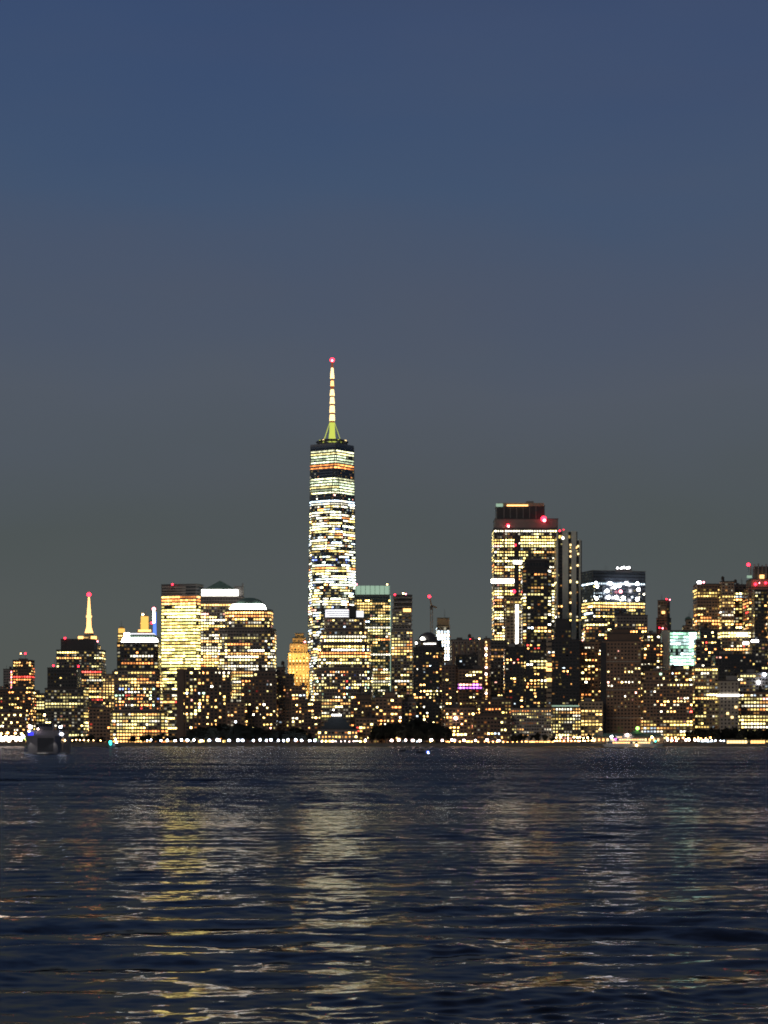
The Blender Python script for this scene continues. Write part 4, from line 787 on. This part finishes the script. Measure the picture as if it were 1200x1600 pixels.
# ------------------------------------------------------------------ boats
def ferry():
    D = 985.0; X = PX(70, D); t = empty('ferry', (X, D, 0)); tag(t, 'dark ferry at left seen bow on with blue and white lights', 'boat')
    k = D/F
    def hull_ring(y, hw, z0, z1, fl): return [(X-hw, y, z1), (X-hw*fl, y, z0), (X+hw*fl, y, z0), (X+hw, y, z1)]
    b = MB(); st = [(D-7, 5.2, .2, 7.6), (D-5.5, 6.6, -.5, 7.5), (D-2, 7.3, -.6, 7.2), (D+8, 7.5, -.6, 7.0), (D+28, 7.5, -.6, 7.0), (D+34, 6.4, -.5, 7.2)]
    for y, hw, z0, z1 in st: b.v += hull_ring(y, hw, z0, z1, .90)
    for j in range(len(st)-1):
        for c in range(3): b.f.append((4*j+c, 4*j+c+1, 4*j+c+5, 4*j+c+4))
        b.f.append((4*j+3, 4*j, 4*j+4, 4*j+7))
    b.f.append((3, 2, 1, 0)); b.f.append((4*len(st)-4, 4*len(st)-3, 4*len(st)-2, 4*len(st)-1)); b.g = [None]*len(b.f); b.build('hull', 'hull_grey', t)
    b = MB(); b.prism([(X-2.0, D-7.25), (X+4.6, D-7.25), (X+4.6, D-7.05), (X-2.0, D-7.05)], .9, 6.6); b.build('bow_shade', 'hull_dark', t)  # dark panel stands for the unlit part of the bow beside the grey side
    b = MB(); b.box(X-7.6, X-6.6, D-1.5, D+28, 4.6, 9.6); b.build('side_house', 'hull_grey', t)
    b = MB(); b.prism([(X-6.2, D), (X+6.0, D), (X+6.0, D+28), (X-6.2, D+28)], 7.0, 9.7); b.build('deckhouse', 'hull_grey', t)
    b = MB(); b.prism([(X-3, D+1), (X+3.2, D+1), (X+3.2, D+8), (X-3, D+8)], 9.7, 12.8, [(X-2.7, D+1.5), (X+2.9, D+1.5), (X+2.9, D+8), (X-2.7, D+8)]); wh = b.build('wheelhouse', 'hull_dark', t)
    for j in range(4):
        b = MB(); b.box(X-2.6+1.45*j, X-1.4+1.45*j, D+1.0, D+1.2, 11.3, 12.4); b.build('wheelhouse_window', 'pane', t, under=wh)
    b = MB(); b.tube((X-.5, D+4, 12.8), (X-.5, D+4, 16.4), .18, .1); b.tube((X-2, D+4, 14.4), (X+1, D+4, 14.4), .08); b.build('mast', 'steel', t)
    b = MB(); b.cone(X+3.8, D+16, 1.1, .9, 9.7, 13, 10); b.build('funnel', 'hull_dark', t)
    for px, py, r, mt, y in ((67.5, 1117, .45, 'lamp_warm', 3.5), (47, 1136, .7, 'lamp_white', 1), (46, 1143, .35, 'lamp_white', -1), (60, 1139, .32, 'lamp_pink', -1), (83, 1152, .6, 'flood_white', -5.5),
                             (94, 1136, .55, 'lamp_white', 1), (96, 1147, .6, 'lamp_white', 1), (100, 1157, .3, 'lamp_warm', 3), (45, 1133, .3, 'lamp_warm', 1)):
        b = MB(); b.ball((X+(px-70)*k, D+y, PZ(py, D)), r); b.build('lamp', mt, t)
    b = MB(); b.box(X+(45-70)*k, X+(53-70)*k, D-1.9, D-1.6, PZ(1154, D), PZ(1144, D)); b.build('blue_sign', 'sign_blue', t)
    for s in (-1, 1): b = MB(); b.tube((X+s*7.5, D+2, 7), (X+s*7.5, D+28, 7), .22); b.build('rub_rail', 'steel', t)
    f = MB(); r = random.Random(3)
    for j in range(260):
        a = r.uniform(-1, 1); x = X+a*8.6; y = D-8+abs(a)*9+r.uniform(-1.2, 1.2); f.ball((x, y, .12+r.random()*.35), r.uniform(.1, .32), 5, 3)
    pmat('foam', (.8, .8, .78), .9); tag(f.build('bow_wave', 'foam', t), kind='stuff')
ferry()
t = [o for o in col.objects if o.name == 'ferry'][0]
for sx in (-6, 6):                                   # unseen spots added at the bow to brighten the foam
    l = bpy.data.lights.new('foam_fill', 'SPOT'); l.energy = 500; l.color = (1, .9, .75); l.spot_size = R(110); l.shadow_soft_size = .3
    o = bpy.data.objects.new('foam_fill', l); col.objects.link(o); o.parent = t; o.location = (sx, -8.6, 6.5); o.rotation_euler = (R(-10), 0, 0)
def launch(px, D, L, W, label, light, ypx, cabin=True):
    X = PX(px, D); t = empty('motorboat', (X, D, 0)); tag(t, label, 'boat'); b = MB(); n_ = 7
    for j in range(n_):
        s = j/(n_-1); x = X-L/2+L*s; hw = W/2*(1-max(0, (s-.55)/.45)**2*.95); z1 = .9+.5*s*s; b.v += [(x, D-hw, z1), (x, D-hw*.6, -.3), (x, D+hw*.6, -.3), (x, D+hw, z1)]
    for j in range(n_-1):
        for c in range(3): b.f.append((4*j+c, 4*j+4+c, 4*j+5+c, 4*j+1+c))
        b.f.append((4*j+3, 4*j+7, 4*j+4, 4*j))
    b.f.append((0, 1, 2, 3)); b.f.append((4*n_-1, 4*n_-2, 4*n_-3, 4*n_-4)); b.g = [None]*len(b.f); b.build('hull', 'hull_dark', t)
    if cabin:
        b = MB(); b.prism([(X-L*.28, D-W*.3), (X+L*.16, D-W*.3), (X+L*.16, D+W*.3), (X-L*.28, D+W*.3)], .85, .85+W*.55, [(X-L*.25, D-W*.27), (X+L*.05, D-W*.27), (X+L*.05, D+W*.27), (X-L*.25, D+W*.27)]); cb = b.build('cabin', 'hull_grey', t)
        b = MB(); b.box(X-L*.2, X+L*.04, D-W*.31, D-W*.29, .85+W*.25, .85+W*.42); b.build('cabin_window', 'pane', t, under=cb)
        b = MB(); b.tube((X-L*.1, D, .85+W*.5), (X-L*.1, D, .85+W*1.1), .08); b.build('mast', 'steel', t)
    for x, y, r, mt in light: b = MB(); b.ball((PX(x, D), D-W*.5, PZ(y, D)), r); b.build('lamp', mt, t)
    return t
launch(177, 2050, 13, 4.2, 'small boat with a teal light left of the white lamp row', [(173, 1159.5, 1.3, 'lamp_teal'), (173, 1162.5, .9, 'lamp_teal'), (181, 1155, .7, 'lamp_white'), (182.5, 1160, .9, 'lamp_white')], 1168)
launch(628, 1180, 3.6, 1.6, 'tiny unlit dark skiff below the pink lamps', [], 1174, False)
launch(661, 1030, 6.6, 2.4, 'low motorboat with a blue white light below the pink lamps', [(668.5, 1175, .36, 'lamp_blue'), (669, 1177, .26, 'lamp_white')], 1177)
def yacht():
    D = 2455.0; x0, x1 = PX(942, D), PX(1034, D); L = x1-x0; t = empty('moored_ferry', ((x0+x1)/2, D, 0)); tag(t, 'moored white excursion ferry with stacked lit decks at right', 'boat')
    b = MB(); b.prism([(x0+2, D-3.5), (x1-6, D-3.5), (x1-1, D), (x1-6, D+4.5), (x0+2, D+4.5)], -.6, 2.6, [(x0, D-4.5), (x1-5, D-4.5), (x1+2, D), (x1-5, D+5), (x0, D+5)]); b.build('hull', 'boat_white', t)
    for k, (a, c, z0, z1) in enumerate(((4, 10, 2.6, 5.4), (8, 18, 5.7, 8.4), (14, 30, 8.7, 10.8))):
        b = MB(); b.box(x0+a, x1-c, D-3.8+k*.5, D+4-k*.5, z0, z1); dk = b.build('deck', 'boat_white', t)
        b = MB(); b.box(x0+a-1.2, x1-c+1.6, D-4.4+k*.5, D+4.5-k*.5, z1, z1+.3); b.build('deck_roof', 'boat_white', t)
        x = x0+a+.8
        while x < x1-c-2.4:
            q = rnd.random(); b = MB(); b.box(x, x+1.9, D-3.95+k*.5, D-3.83+k*.5, z0+.8, z1-.6); b.build('window', 'mast_gold' if q < .45 else ('mast_white' if q < .7 else 'pane'), t, under=dk); x += 2.6
    b = MB(); b.box(x0+22, x0+30, D-2.4, D+2.4, 11.1, 13.2); b.build('wheelhouse', 'boat_white', t); b = MB(); b.tube((x0+24, D, 13.2), (x0+24, D, 18), .15); b.build('mast', 'steel', t)
    for px, py, r, mt in ((955, 1151, 1.3, 'lamp_white'), (961, 1155, 1.1, 'sign_purple'), (979, 1148, 1.1, 'lamp_pink'), (994, 1164.5, .9, 'lamp_warm'), (1018, 1152, 1.2, 'lamp_warm'), (1023, 1158, .9, 'lamp_teal')):
        b = MB(); b.ball((PX(px, D), D-5, PZ(py, D)), r); b.build('lamp', mt, t)
yacht()
